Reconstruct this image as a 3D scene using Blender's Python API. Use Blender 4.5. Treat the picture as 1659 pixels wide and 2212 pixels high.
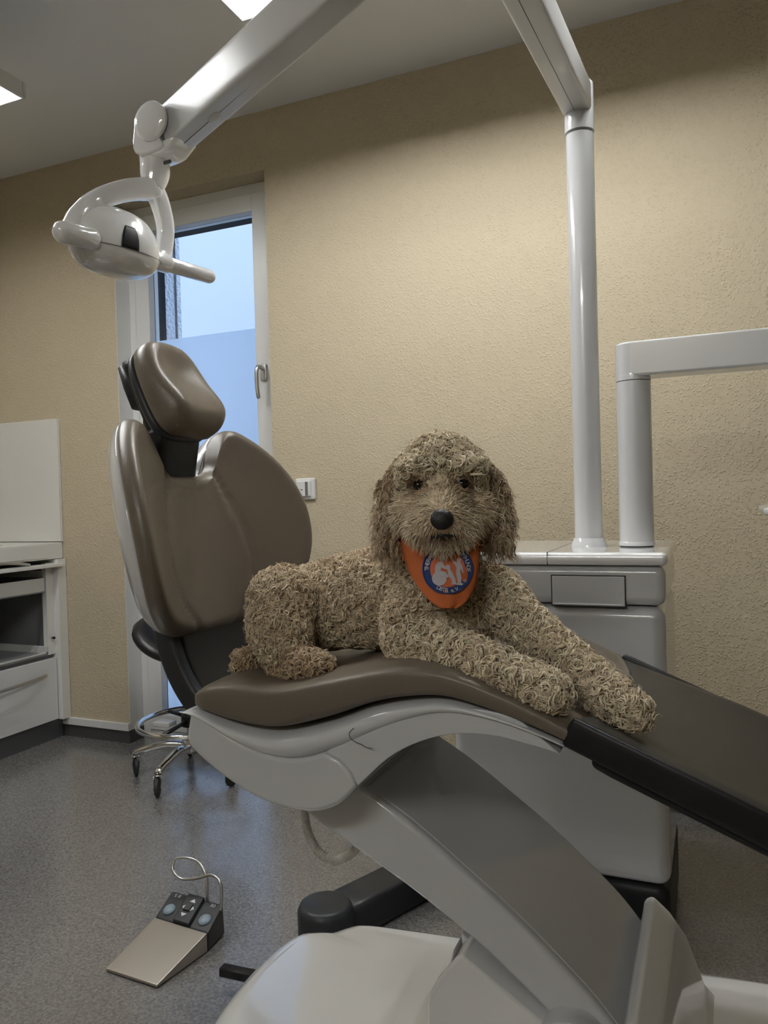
import bpy, bmesh, math, random
import numpy as np
from mathutils import Matrix, Vector

for o in list(bpy.data.objects):
    bpy.data.objects.remove(o)
SC = bpy.context.scene
COL = SC.collection
rng = np.random.default_rng(7)
random.seed(7)

# ------------------------------------------------------------------ camera
FPX, IW, IH = 1660.0, 1659, 2212
YAW, PIT, ROL = math.radians(23.2), math.radians(1.04), 0.028
CAM = np.array([0, 0, 1.05])
R0 = np.array([math.cos(YAW), math.sin(YAW), 0.0])
F0 = np.array([-math.sin(YAW), math.cos(YAW), 0.0])
ZZ = np.array([0, 0, 1.0])
CF = F0 * math.cos(PIT) - ZZ * math.sin(PIT)
U0 = F0 * math.sin(PIT) + ZZ * math.cos(PIT)
CR = R0 * math.cos(ROL) - U0 * math.sin(ROL)
CU = U0 * math.cos(ROL) + R0 * math.sin(ROL)
cd = bpy.data.cameras.new('camera')
cam = bpy.data.objects.new('camera', cd)
COL.objects.link(cam)
cd.sensor_fit = 'VERTICAL'
cd.sensor_height = 24
cd.lens = FPX * 24 / IH
cd.clip_start = 0.02
cam.matrix_world = Matrix(((CR[0], CU[0], -CF[0], CAM[0]), (CR[1], CU[1], -CF[1], CAM[1]),
                           (CR[2], CU[2], -CF[2], CAM[2]), (0, 0, 0, 1)))
SC.camera = cam


def at(x, y, ax, val):
    """point of the place seen at a photo pixel, on the plane ax = val"""
    d = CF + CR * ((x - IW / 2) / FPX) - CU * ((y - IH / 2) / FPX)
    i = 'xyz'.index(ax)
    return CAM + d * ((val - CAM[i]) / d[i])


# ------------------------------------------------------------------ world, exposure
w = bpy.data.worlds.new('sky')
SC.world = w
w.use_nodes = True
bg = w.node_tree.nodes['Background']
bg.inputs[0].default_value = (0.50, 0.66, 0.96, 1)
bg.inputs[1].default_value = 4.9
SC.view_settings.view_transform = 'Standard'
SC.view_settings.look = 'None'
SC.view_settings.gamma = 1
SC.view_settings.use_curve_mapping = False
SC.view_settings.exposure = 0.0
TUBE_POWER = 90.0
cy = SC.cycles
cy.max_bounces, cy.diffuse_bounces, cy.glossy_bounces, cy.transmission_bounces, cy.transparent_max_bounces = 5, 3, 3, 3, 6
cy.caustics_reflective = cy.caustics_refractive = False
cy.adaptive_threshold = 0.1

# ------------------------------------------------------------------ materials
MATS = {}


def mat(name, col, rough=0.5, metal=0.0, coat=0.0, spec=0.5, emit=None, estr=0.0, bump=None, sheen=0.0):
    m = bpy.data.materials.new(name)
    m.use_nodes = True
    nt = m.node_tree
    b = nt.nodes['Principled BSDF']
    b.inputs['Base Color'].default_value = (*col, 1)
    b.inputs['Roughness'].default_value = rough
    b.inputs['Metallic'].default_value = metal
    b.inputs['Coat Weight'].default_value = coat
    b.inputs['Coat Roughness'].default_value = 0.06
    b.inputs['Specular IOR Level'].default_value = spec
    b.inputs['Sheen Weight'].default_value = sheen
    if emit:
        b.inputs['Emission Color'].default_value = (*emit, 1)
        b.inputs['Emission Strength'].default_value = estr
    if bump:
        scale, strength, dist = bump
        tc = nt.nodes.new('ShaderNodeTexCoord')
        n = nt.nodes.new('ShaderNodeTexNoise')
        n.inputs['Scale'].default_value = scale
        n.inputs['Detail'].default_value = 1
        bp = nt.nodes.new('ShaderNodeBump')
        bp.inputs['Strength'].default_value = strength
        bp.inputs['Distance'].default_value = dist
        nt.links.new(tc.outputs['Object'], n.inputs['Vector'])
        nt.links.new(n.outputs['Fac'], bp.inputs['Height'])
        nt.links.new(bp.outputs['Normal'], b.inputs['Normal'])
    MATS[name] = m
    return m


def node(nt, t, **kw):
    n = nt.nodes.new(t)
    for k, v in kw.items():
        if k in n.inputs:
            n.inputs[k].default_value = v
        else:
            setattr(n, k, v)
    return n


WHITE = mat('white gloss lacquer', (0.64, 0.645, 0.65), 0.16, coat=0.6)
WHITE2 = mat('white gloss lacquer warm', (0.90, 0.90, 0.89), 0.14, coat=0.8)
WHITEA = mat('white satin lacquer', (0.74, 0.74, 0.73), 0.34)
PVC = mat('white window plastic', (0.74, 0.74, 0.72), 0.3)
PAPER = mat('white laminate', (0.74, 0.73, 0.69), 0.35)
CABW = mat('white high gloss cabinet', (0.74, 0.75, 0.75), 0.08, coat=1.0)
GREYI = mat('grey cabinet inside', (0.22, 0.225, 0.23), 0.45)
LEATHER = mat('taupe vinyl upholstery', (0.155, 0.128, 0.096), 0.38, spec=0.45, bump=(420, 0.12, 0.002))
LEGMAT = mat('dark foot section vinyl', (0.040, 0.037, 0.031), 0.42, bump=(300, 0.06, 0.002))
BLACKP = mat('black plastic', (0.010, 0.010, 0.011), 0.42, spec=0.3)
BLACKV = mat('black vinyl', (0.008, 0.008, 0.010), 0.35)
DARKP = mat('anthracite plastic', (0.026, 0.028, 0.031), 0.40, spec=0.35, bump=(700, 0.05, 0.001))
RUBBER = mat('black rubber', (0.012, 0.012, 0.012), 0.6)
CHROME = mat('chrome', (0.72, 0.72, 0.72), 0.12, 1.0)
STEEL = mat('brushed steel', (0.50, 0.46, 0.41), 0.34, 1.0, bump=(260, 0.03, 0.001))
ALU = mat('satin aluminium', (0.62, 0.62, 0.62), 0.3, 1.0)
PLINTH = mat('brushed plinth', (0.17, 0.175, 0.185), 0.32, 0.7)
SEAM = mat('dark joint', (0.03, 0.03, 0.03), 0.6)
HOSE = mat('grey corrugated hose', (0.42, 0.40, 0.35), 0.45)
BUTTON = mat('blue grey button', (0.20, 0.26, 0.31), 0.35)
PRINTW = mat('white print', (0.60, 0.60, 0.62), 0.6)
GREYSW = mat('grey rocker', (0.16, 0.155, 0.14), 0.4)
PRINTB = mat('dark print', (0.03, 0.03, 0.03), 0.5)
ORANGE = mat('orange cotton', (0.50, 0.125, 0.030), 0.85, bump=(900, 0.25, 0.001))
ORANGE2 = mat('orange patch centre', (0.60, 0.15, 0.06), 0.8, bump=(1500, 0.3, 0.001))
BLUE = mat('blue patch ring', (0.012, 0.040, 0.16), 0.75, bump=(1500, 0.3, 0.001))
THREAD = mat('white patch thread', (0.50, 0.47, 0.49), 0.8, bump=(1600, 0.3, 0.001))
NOSE = mat('black dog nose', (0.008, 0.0075, 0.008), 0.45, bump=(600, 0.4, 0.002))
EYE = mat('dark eye', (0.004, 0.003, 0.002), 0.12)
SKIN = mat('dark dog lip', (0.012, 0.009, 0.008), 0.6)
REFL = mat('luminaire reflector', (0.80, 0.78, 0.70), 0.25, 0.3)
TUBE = mat('fluorescent tube', (0.9, 0.9, 0.85), 0.4, emit=(0.97, 0.985, 1.0), estr=TUBE_POWER)
HOUSING = mat('luminaire housing', (0.66, 0.66, 0.64), 0.35)
SKIRT = mat('dark coved skirting', (0.055, 0.053, 0.052), 0.5, bump=(150, 0.1, 0.002))
SHUTTER = mat('dark shutter rail', (0.010, 0.012, 0.016), 0.7, spec=0.15)
EXT = mat('outside plaster', (0.335, 0.335, 0.335), 0.9)
STUCCO = mat('outside stucco', (0.55, 0.57, 0.60), 0.95, bump=(60, 0.9, 0.02))


def wall_material():
    m = mat('woodchip plaster cream paint', (0.55, 0.472, 0.335), 0.75, spec=0.3)
    nt = m.node_tree
    b = nt.nodes['Principled BSDF']
    tc = nt.nodes.new('ShaderNodeTexCoord')
    v = node(nt, 'ShaderNodeTexVoronoi', Scale=125.0)
    n = node(nt, 'ShaderNodeTexNoise', Scale=75.0, Detail=1.0)
    mr = nt.nodes.new('ShaderNodeMapRange')
    mr.inputs[1].default_value = 0.10
    mr.inputs[2].default_value = 0.55
    mr.inputs[3].default_value = 1.0
    mr.inputs[4].default_value = 0.0
    mr2 = nt.nodes.new('ShaderNodeMapRange')
    mr2.inputs[1].default_value = 0.36
    mr2.inputs[2].default_value = 0.54
    mu = nt.nodes.new('ShaderNodeMath')
    mu.operation = 'MULTIPLY'
    bp = node(nt, 'ShaderNodeBump', Strength=0.5, Distance=0.004)
    L = nt.links.new
    L(tc.outputs['Object'], v.inputs['Vector'])
    L(tc.outputs['Object'], n.inputs['Vector'])
    L(v.outputs['Distance'], mr.inputs[0])
    L(n.outputs['Fac'], mr2.inputs[0])
    L(mr.outputs[0], mu.inputs[0])
    L(mr2.outputs[0], mu.inputs[1])
    L(mu.outputs[0], bp.inputs['Height'])
    L(bp.outputs['Normal'], b.inputs['Normal'])
    return m


def floor_material():
    m = mat('speckled vinyl floor', (0.1, 0.1, 0.1), 0.27, spec=1.0, coat=0.3)
    nt = m.node_tree
    b = nt.nodes['Principled BSDF']
    L = nt.links.new
    tc = nt.nodes.new('ShaderNodeTexCoord')
    n1 = node(nt, 'ShaderNodeTexNoise', Scale=150.0, Detail=3.0, Roughness=0.7)
    r1 = nt.nodes.new('ShaderNodeValToRGB')
    e = r1.color_ramp.elements
    e[0].position, e[0].color = 0.36, (0.105, 0.101, 0.100, 1)
    e[1].position, e[1].color = 0.66, (0.255, 0.243, 0.230, 1)
    v = node(nt, 'ShaderNodeTexVoronoi', Scale=95.0, Randomness=1.0)
    r2 = nt.nodes.new('ShaderNodeMapRange')
    r2.inputs[1].default_value = 0.16
    r2.inputs[2].default_value = 0.10
    mul = nt.nodes.new('ShaderNodeMath')
    mul.operation = 'MULTIPLY'
    sep = nt.nodes.new('ShaderNodeSeparateColor')
    gt = nt.nodes.new('ShaderNodeMath')
    gt.operation = 'GREATER_THAN'
    gt.inputs[1].default_value = 0.86
    mx = nt.nodes.new('ShaderNodeMix')
    mx.data_type = 'RGBA'
    mx.inputs[7].default_value = (0.42, 0.40, 0.37, 1)
    L(tc.outputs['Object'], n1.inputs['Vector'])
    L(tc.outputs['Object'], v.inputs['Vector'])
    L(n1.outputs['Fac'], r1.inputs['Fac'])
    L(v.outputs['Distance'], r2.inputs[0])
    L(v.outputs['Color'], sep.inputs[0])
    L(sep.outputs[0], gt.inputs[0])
    L(r2.outputs[0], mul.inputs[0])
    L(gt.outputs[0], mul.inputs[1])
    L(mul.outputs[0], mx.inputs[0])
    L(r1.outputs['Color'], mx.inputs[6])
    L(mx.outputs[2], b.inputs['Base Color'])
    n2 = node(nt, 'ShaderNodeTexNoise', Scale=220.0, Detail=0.0)
    bp = node(nt, 'ShaderNodeBump', Strength=0.18, Distance=0.001)
    L(tc.outputs['Object'], n2.inputs['Vector'])
    L(n2.outputs['Fac'], bp.inputs['Height'])
    L(bp.outputs['Normal'], b.inputs['Normal'])
    return m


def glass_material():
    m = bpy.data.materials.new('clear window glass')
    m.use_nodes = True
    nt = m.node_tree
    nt.nodes.remove(nt.nodes['Principled BSDF'])
    out = nt.nodes['Material Output']
    t = nt.nodes.new('ShaderNodeBsdfTransparent')
    t.inputs[0].default_value = (0.93, 0.96, 0.98, 1)
    g = node(nt, 'ShaderNodeBsdfGlossy', Roughness=0.01)
    f = node(nt, 'ShaderNodeFresnel', IOR=1.35)
    x = nt.nodes.new('ShaderNodeMixShader')
    nt.links.new(f.outputs[0], x.inputs[0])
    nt.links.new(t.outputs[0], x.inputs[1])
    nt.links.new(g.outputs[0], x.inputs[2])
    nt.links.new(x.outputs[0], out.inputs[0])
    return m


def film_material():
    m = bpy.data.materials.new('frosted privacy film')
    m.use_nodes = True
    nt = m.node_tree
    nt.nodes.remove(nt.nodes['Principled BSDF'])
    out = nt.nodes['Material Output']
    t = nt.nodes.new('ShaderNodeBsdfTranslucent')
    t.inputs[0].default_value = (0.80, 0.83, 0.86, 1)
    p = nt.nodes.new('ShaderNodeBsdfTransparent')
    p.inputs[0].default_value = (0.9, 0.95, 1.0, 1)
    x = nt.nodes.new('ShaderNodeMixShader')
    x.inputs[0].default_value = 0.22
    nt.links.new(t.outputs[0], x.inputs[1])
    nt.links.new(p.outputs[0], x.inputs[2])
    nt.links.new(x.outputs[0], out.inputs[0])
    return m


def fur_material():
    m = mat('curly apricot fur', (0.3, 0.24, 0.17), 0.62, spec=0.25, sheen=0.25)
    nt = m.node_tree
    b = nt.nodes['Principled BSDF']
    a = nt.nodes.new('ShaderNodeAttribute')
    a.attribute_name = 'pigment'
    s = nt.nodes.new('ShaderNodeAttribute')
    s.attribute_name = 'strand'
    r = nt.nodes.new('ShaderNodeValToRGB')
    e = r.color_ramp.elements
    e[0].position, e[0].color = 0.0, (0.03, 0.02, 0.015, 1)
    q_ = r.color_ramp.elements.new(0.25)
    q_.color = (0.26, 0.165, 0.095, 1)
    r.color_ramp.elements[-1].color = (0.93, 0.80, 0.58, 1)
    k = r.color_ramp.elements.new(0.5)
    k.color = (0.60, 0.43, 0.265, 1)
    mp = nt.nodes.new('ShaderNodeMapRange')
    mp.inputs[3].default_value = 0.90
    mp.inputs[4].default_value = 1.06
    mx = nt.nodes.new('ShaderNodeMix')
    mx.data_type = 'RGBA'
    mx.blend_type = 'MULTIPLY'
    mx.inputs[0].default_value = 1.0
    L = nt.links.new
    L(a.outputs['Fac'], r.inputs['Fac'])
    L(s.outputs['Fac'], mp.inputs[0])
    L(r.outputs['Color'], mx.inputs[6])
    L(mp.outputs[0], mx.inputs[7])
    L(mx.outputs[2], b.inputs['Base Color'])
    return m


WALLM = wall_material()
FLOORM = floor_material()
FLOORM.node_tree.nodes['Principled BSDF'].inputs['IOR'].default_value = 1.75
for m_ in (WHITE2,):
    m_.node_tree.nodes['Principled BSDF'].inputs['Coat IOR'].default_value = 1.9
GLASS = glass_material()
FILM = film_material()
FUR = fur_material()
CEILM = mat('matt ceiling paint', (0.80, 0.81, 0.82), 0.8, bump=(40, 0.05, 0.002))

# ------------------------------------------------------------------ builders
ABS = {}


def tag(o, label=None, cat=None, group=None, kind=None):
    if label: o['label'] = label
    if cat: o['category'] = cat
    if group: o['group'] = group
    if kind: o['kind'] = kind
    return o


def thing(name, loc, label, cat, group=None):
    o = bpy.data.objects.new(name, None)
    COL.objects.link(o)
    o.location = loc
    o.empty_display_size = 0.05
    ABS[o] = np.array(loc, float)
    return tag(o, label, cat, group)


def mk(name, V, F, m, parent=None, smooth=True, wn=False, label=None):
    V = np.asarray(V, float)
    c = (V.min(0) + V.max(0)) / 2
    me = bpy.data.meshes.new(name)
    me.from_pydata([tuple(v) for v in (V - c)], [], [tuple(int(i) for i in f) for f in F])
    me.update()
    bm = bmesh.new()
    bm.from_mesh(me)
    bmesh.ops.recalc_face_normals(bm, faces=bm.faces)
    bm.to_mesh(me)
    bm.free()
    if smooth:
        me.shade_smooth()
    me.materials.append(m)
    o = bpy.data.objects.new(name, me)
    COL.objects.link(o)
    if parent is not None:
        o.parent = parent
        o.location = c - ABS[parent]
    else:
        o.location = c
    ABS[o] = c
    if wn:
        md = o.modifiers.new('wn', 'WEIGHTED_NORMAL')
        md.weight = 100
        md.keep_sharp = True
    if label:
        o['label'] = label
    return o


def bevel(o, wd, seg=3, angle=30):
    md = o.modifiers.new('bevel', 'BEVEL')
    md.width = wd
    md.segments = seg
    md.limit_method = 'ANGLE'
    md.angle_limit = math.radians(angle)
    md2 = o.modifiers.new('wn', 'WEIGHTED_NORMAL')
    md2.weight = 100
    return o


def box(name, lo, hi, m, parent=None, r=0.0, seg=2, label=None):
    x0, y0, z0 = lo
    x1, y1, z1 = hi
    V = [(x0, y0, z0), (x1, y0, z0), (x1, y1, z0), (x0, y1, z0), (x0, y0, z1), (x1, y0, z1), (x1, y1, z1), (x0, y1, z1)]
    F = [(0, 3, 2, 1), (4, 5, 6, 7), (0, 1, 5, 4), (1, 2, 6, 5), (2, 3, 7, 6), (3, 0, 4, 7)]
    o = mk(name, V, F, m, parent, smooth=r > 0, label=label)
    if r > 0:
        bevel(o, r, seg)
    return o


def prism(name, poly, axis, a0, a1, m, parent=None, r=0.0, seg=3, angle=30, label=None):
    """polygon in the plane across axis, extruded from a0 to a1"""
    n = len(poly)
    i = 'xyz'.index(axis)
    def p3(p, a):
        q = list(p)
        q.insert(i, a)
        return q
    V = [p3(p, a0) for p in poly] + [p3(p, a1) for p in poly]
    F = [tuple(range(n)), tuple(range(2 * n - 1, n - 1, -1))]
    F += [(k, (k + 1) % n, (k + 1) % n + n, k + n) for k in range(n)]
    o = mk(name, V, F, m, parent, label=label)
    if r > 0:
        bevel(o, r, seg, angle)
    else:
        o.modifiers.new('wn', 'WEIGHTED_NORMAL').weight = 100
    return o


def cr(pts, n=8, closed=False):
    """catmull-rom through the points"""
    P = np.asarray(pts, float)
    N = len(P)
    out = []
    rngk = range(N) if closed else range(N - 1)
    for k in rngk:
        if closed:
            p0, p1, p2, p3 = P[(k - 1) % N], P[k], P[(k + 1) % N], P[(k + 2) % N]
        else:
            p0 = P[k - 1] if k > 0 else 2 * P[0] - P[1]
            p1, p2 = P[k], P[k + 1]
            p3 = P[k + 2] if k + 2 < N else 2 * P[-1] - P[-2]
        for j in range(n):
            t = j / n
            out.append(0.5 * (2 * p1 + (p2 - p0) * t + (2 * p0 - 5 * p1 + 4 * p2 - p3) * t * t + (3 * p1 - p0 - 3 * p2 + p3) * t ** 3))
    if not closed:
        out.append(P[-1])
    return np.array(out)


def loft(rings, close_path=False, caps=True):
    n = len(rings[0])
    V = np.concatenate([np.asarray(r) for r in rings])
    F = []
    K = len(rings)
    for k in range(K if close_path else K - 1):
        a, b = k * n, ((k + 1) % K) * n
        for j in range(n):
            j2 = (j + 1) % n
            F.append((a + j, a + j2, b + j2, b + j))
    if caps and not close_path:
        F.append(tuple(range(n - 1, -1, -1)))
        F.append(tuple(range((K - 1) * n, K * n)))
    return V, F


def sweep(name, path, ra, rb, m, parent=None, up=(0, 0, 1), exp=2.0, n=16, closed=False, caps=True, round_ends=False, label=None):
    """section (superellipse, half sizes ra sideways and rb along up) swept along a path"""
    P = np.asarray(path, float)
    K = len(P)
    ra = np.broadcast_to(np.asarray(ra, float), (K,)).copy()
    rb = np.broadcast_to(np.asarray(rb, float), (K,)).copy()
    T = np.zeros_like(P)
    for k in range(K):
        if closed:
            T[k] = P[(k + 1) % K] - P[k - 1]
        else:
            T[k] = P[min(k + 1, K - 1)] - P[max(k - 1, 0)]
    T /= np.linalg.norm(T, axis=1)[:, None]
    if round_ends and not closed:
        def cap(p, t, a, b, sgn):
            r = min(a, b)
            return [(p + sgn * t * r * math.sin(q), t, max(a * math.cos(q), 1e-4), max(b * math.cos(q), 1e-4)) for q in (0.45, 0.85, 1.2, 1.5)]
        e = cap(P[-1], T[-1], ra[-1], rb[-1], 1)
        s = cap(P[0], T[0], ra[0], rb[0], -1)[::-1]
        P = np.array([x[0] for x in s] + list(P) + [x[0] for x in e])
        T = np.array([x[1] for x in s] + list(T) + [x[1] for x in e])
        ra = np.array([x[2] for x in s] + list(ra) + [x[2] for x in e])
        rb = np.array([x[3] for x in s] + list(rb) + [x[3] for x in e])
        K = len(P)
    ang = np.linspace(0, 2 * math.pi, n, endpoint=False) + math.pi / n
    c, s = np.cos(ang), np.sin(ang)
    cx = np.sign(c) * np.abs(c) ** (2 / exp)
    sx = np.sign(s) * np.abs(s) ** (2 / exp)
    up = np.asarray(up, float)
    rings = []
    for k in range(K):
        side = np.cross(T[k], up)
        L = np.linalg.norm(side)
        if L < 1e-6:
            side = np.cross(T[k], (0.31, 0.95, 0.1))
            L = np.linalg.norm(side)
        side /= L
        u2 = np.cross(side, T[k])
        rings.append(P[k] + np.outer(cx * ra[k], side) + np.outer(sx * rb[k], u2))
    V, F = loft(rings, closed, caps)
    return mk(name, V, F, m, parent, label=label)


def lathe(name, prof, org, m, parent=None, axis=(0, 0, 1), n=32, label=None):
    """profile of (radius, along) turned about an axis through org"""
    a = np.asarray(axis, float)
    a /= np.linalg.norm(a)
    h = np.array((1.0, 0, 0)) if abs(a[0]) < 0.8 else np.array((0, 1.0, 0))
    e1 = np.cross(a, h)
    e1 /= np.linalg.norm(e1)
    e2 = np.cross(a, e1)
    ang = np.linspace(0, 2 * math.pi, n, endpoint=False)
    rings = [np.asarray(org) + a * z + r * (np.outer(np.cos(ang), e1) + np.outer(np.sin(ang), e2)) for r, z in prof]
    V, F = loft(rings)
    o = mk(name, V, F, m, parent, label=label)
    o.data.set_sharp_from_angle(angle=math.radians(40))
    return o


def ellipsoid(name, c, axes, m, parent=None, n=24, label=None):
    c = np.asarray(c, float)
    A = np.asarray(axes, float)
    rings = []
    for k in range(1, n // 2):
        t = math.pi * k / (n // 2)
        ang = np.linspace(0, 2 * math.pi, n, endpoint=False)
        rings.append(c + math.cos(t) * A[2] + math.sin(t) * (np.outer(np.cos(ang), A[0]) + np.outer(np.sin(ang), A[1])))
    V, F = loft(rings)
    return mk(name, V, F, m, parent, label=label)


def cushion(name, outline, centre, place, prof, m, parent=None, inner=14, back=None, label=None):
    """pillow: 2-D outline, rings moved inwards by prof's (inset, height); place(s, t, h) gives the point"""
    O = np.asarray(outline, float)
    c = np.asarray(centre, float)
    d = np.linalg.norm(O - c, axis=1)
    rings = []
    if back is not None:
        for ins, h in back:
            Q = c + (O - c) * (1 - np.minimum(ins / d, 0.97))[:, None]
            rings.append(np.array([place(p[0], p[1], h) for p in Q]))
    for ins, h in prof:
        Q = c + (O - c) * (1 - np.minimum(ins / d, 0.9))[:, None]
        rings.append(np.array([place(p[0], p[1], h) for p in Q]))
    ins, h = prof[-1]
    f0 = (1 - np.minimum(ins / d, 0.9))
    for k in range(1, inner + 1):
        f = f0 * (1 - k / (inner + 0.4))
        Q = c + (O - c) * f[:, None]
        rings.append(np.array([place(p[0], p[1], h) for p in Q]))
    V, F = loft(rings)
    return mk(name, V, F, m, parent, label=label)


def textmesh(txt, size, bold=0.0):
    cu = bpy.data.curves.new('t', 'FONT')
    cu.body = txt
    cu.size = size
    cu.align_x = 'CENTER'
    cu.resolution_u = 3
    cu.offset = bold * size
    o = bpy.data.objects.new('t', cu)
    COL.objects.link(o)
    dg = bpy.context.evaluated_depsgraph_get()
    dg.update()
    me = o.evaluated_get(dg).to_mesh()
    V = [tuple(v.co) for v in me.vertices]
    F = [tuple(p.vertices) for p in me.polygons]
    o.evaluated_get(dg).to_mesh_clear()
    bpy.data.objects.remove(o)
    bpy.data.curves.remove(cu)
    return V, F


def struct(o):
    o['kind'] = 'structure'
    return o


# ------------------------------------------------------------------ room
XL, XR, YB, YF, HC = -3.30, 2.3, -1.9, 2.65, 2.596
OX0, OX1, OZ = -2.385, -1.612, 2.363          # window opening in the back wall
struct(box('floor', (XL, YB, -0.05), (XR, YF + 0.095, 0), FLOORM))
struct(box('ceiling', (XL, YB, HC), (XR, YF, HC + 0.05), CEILM))
wb = struct(box('wall_back', (OX1, YF, 0), (XR, YF + 0.4, HC + 0.05), WALLM))
box('wall_pier', (XL, YF, 0), (OX0, YF + 0.4, HC + 0.05), WALLM, wb)
box('lintel', (OX0, YF, OZ), (OX1, YF + 0.4, HC + 0.05), WALLM, wb)
struct(box('wall_left', (XL - 0.1, YB, 0), (XL, YF, HC), WALLM))
struct(box('wall_right', (XR, YB, 0), (XR + 0.1, YF, HC), WALLM))
struct(box('wall_rear', (XL, YB - 0.1, 0), (XR, YB, HC), WALLM))

# skirting: dark coved base and white rail above it
bb = struct(box('baseboard_back', (-2.78, YF - 0.006, 0), (OX0 + 0.004, YF, 0.055), SKIRT))
box('rail', (-2.78, YF - 0.014, 0.055), (OX0 + 0.004, YF, 0.088), PVC, bb, 0.002)
box('return', (OX0, YF - 0.004, 0), (OX0 + 0.005, YF + 0.085, 0.055), SKIRT, bb)
struct(box('baseboard_right', (OX1, YF - 0.006, 0), (XR, YF, 0.055), SKIRT))

# window: frame, sash, pane, film, handle
FY = YF + 0.088
win = struct(thing('window_1', (-2.0, FY, 0), None, None))
def rect_frame(name, x0, x1, z0, z1, wd, y0, y1, m, parent):
    o = None
    for nm, lo, hi in ((name, (x0, y0, z0), (x0 + wd, y1, z1)), (name, (x1 - wd, y0, z0), (x1, y1, z1)),
                       (name, (x0 + wd, y0, z1 - wd), (x1 - wd, y1, z1)), (name, (x0 + wd, y0, z0), (x1 - wd, y1, z0 + wd))):
        o = box(nm, lo, hi, m, parent, 0.003)
    return o
rect_frame('frame_member', OX0, OX1, 0.0, OZ, 0.042, FY, FY + 0.07, PVC, win)
rect_frame('sash_member', OX0 + 0.043, OX1 - 0.043, 0.043, OZ - 0.043, 0.072, FY - 0.008, FY + 0.06, PVC, win)
GX0, GX1, GZ0, GZ1 = OX0 + 0.115, OX1 - 0.115, 0.115, OZ - 0.115
box('pane', (GX0, FY + 0.030, GZ0), (GX1, FY + 0.034, GZ1), GLASS, win)
box('privacy_film', (GX0, FY + 0.0352, GZ0), (GX1, FY + 0.0358, 1.777), FILM, win, label='frosted film on the lower part of the glass')
hx = OX1 - 0.075
hp = box('handle_plate', (hx - 0.014, FY - 0.020, 1.545), (hx + 0.014, FY - 0.0085, 1.615), ALU, win, 0.005)
sweep('handle_lever', cr([(hx, FY - 0.018, 1.595), (hx, FY - 0.052, 1.597), (hx - 0.004, FY - 0.062, 1.58), (hx - 0.006, FY - 0.060, 1.53), (hx - 0.004, FY - 0.055, 1.475)], 6),
      0.009, 0.008, ALU, hp, up=(1, 0, 0), n=12, round_ends=True, label='satin aluminium window handle')
box('reveal_paint', (OX0 - 0.001, YF + 0.0005, 0.056), (OX0 + 0.0022, FY - 0.0005, OZ - 0.0005), PVC, win)
# outside: shutter rail, stucco reveal, facing wall
box('shutter_rail', (OX0 + 0.002, FY + 0.072, 0.0), (OX0 + 0.085, FY + 0.145, OZ), SHUTTER, win)
box('shutter_box', (OX0 + 0.002, FY + 0.072, OZ - 0.10), (OX1 - 0.002, FY + 0.15, OZ - 0.002), SHUTTER, win)
box('reveal_lining', (OX0, FY + 0.146, -0.04), (OX0 + 0.008, YF + 0.43, OZ), STUCCO, win)
struct(box('wall_outer_reveal', (OX0 - 0.25, YF + 0.40, -0.2), (OX0 + 0.02, YF + 0.43, 3.2), STUCCO))
struct(box('wall_outside', (-9.5, 5.2, -0.5), (1.5, 5.4, 3.6), EXT))
struct(box('ground_outside', (-7.5, YF + 0.4, -0.3), (1.5, 5.2, -0.05), EXT))

# splash panel on the wall over the cabinet
o = box('splashback_panel', (XL, YF - 0.018, 0.893), (-2.733, YF - 0.001, 1.452), PAPER, None, 0.002)
tag(o, 'plain white splash panel on the wall above the cabinet', 'panel')

# wall switch
sw = thing('wall_switch', (-1.463, YF, 1.095), 'white square wall switch with grey rocker beside the window', 'switch')
box('cover_frame', (-1.506, YF - 0.012, 1.052), (-1.420, YF, 1.136), PVC, sw, 0.005)
q = box('rocker', (-1.495, YF - 0.021, 1.064), (-1.437, YF - 0.010, 1.126), PVC, sw, 0.004)
box('grey_strip', (-1.458, YF - 0.0225, 1.068), (-1.446, YF - 0.020, 1.122), GREYSW, q, 0.003)
box('print_mark', (-1.486, YF - 0.0216, 1.090), (-1.4835, YF - 0.0208, 1.0925), PRINTB, q)
prism('print_mark', [(-1.479, 1.0935), (-1.468, 1.0925), (-1.470, 1.089), (-1.475, 1.089)], 'y', YF - 0.0216, YF - 0.0208, PRINTB, q)

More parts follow.
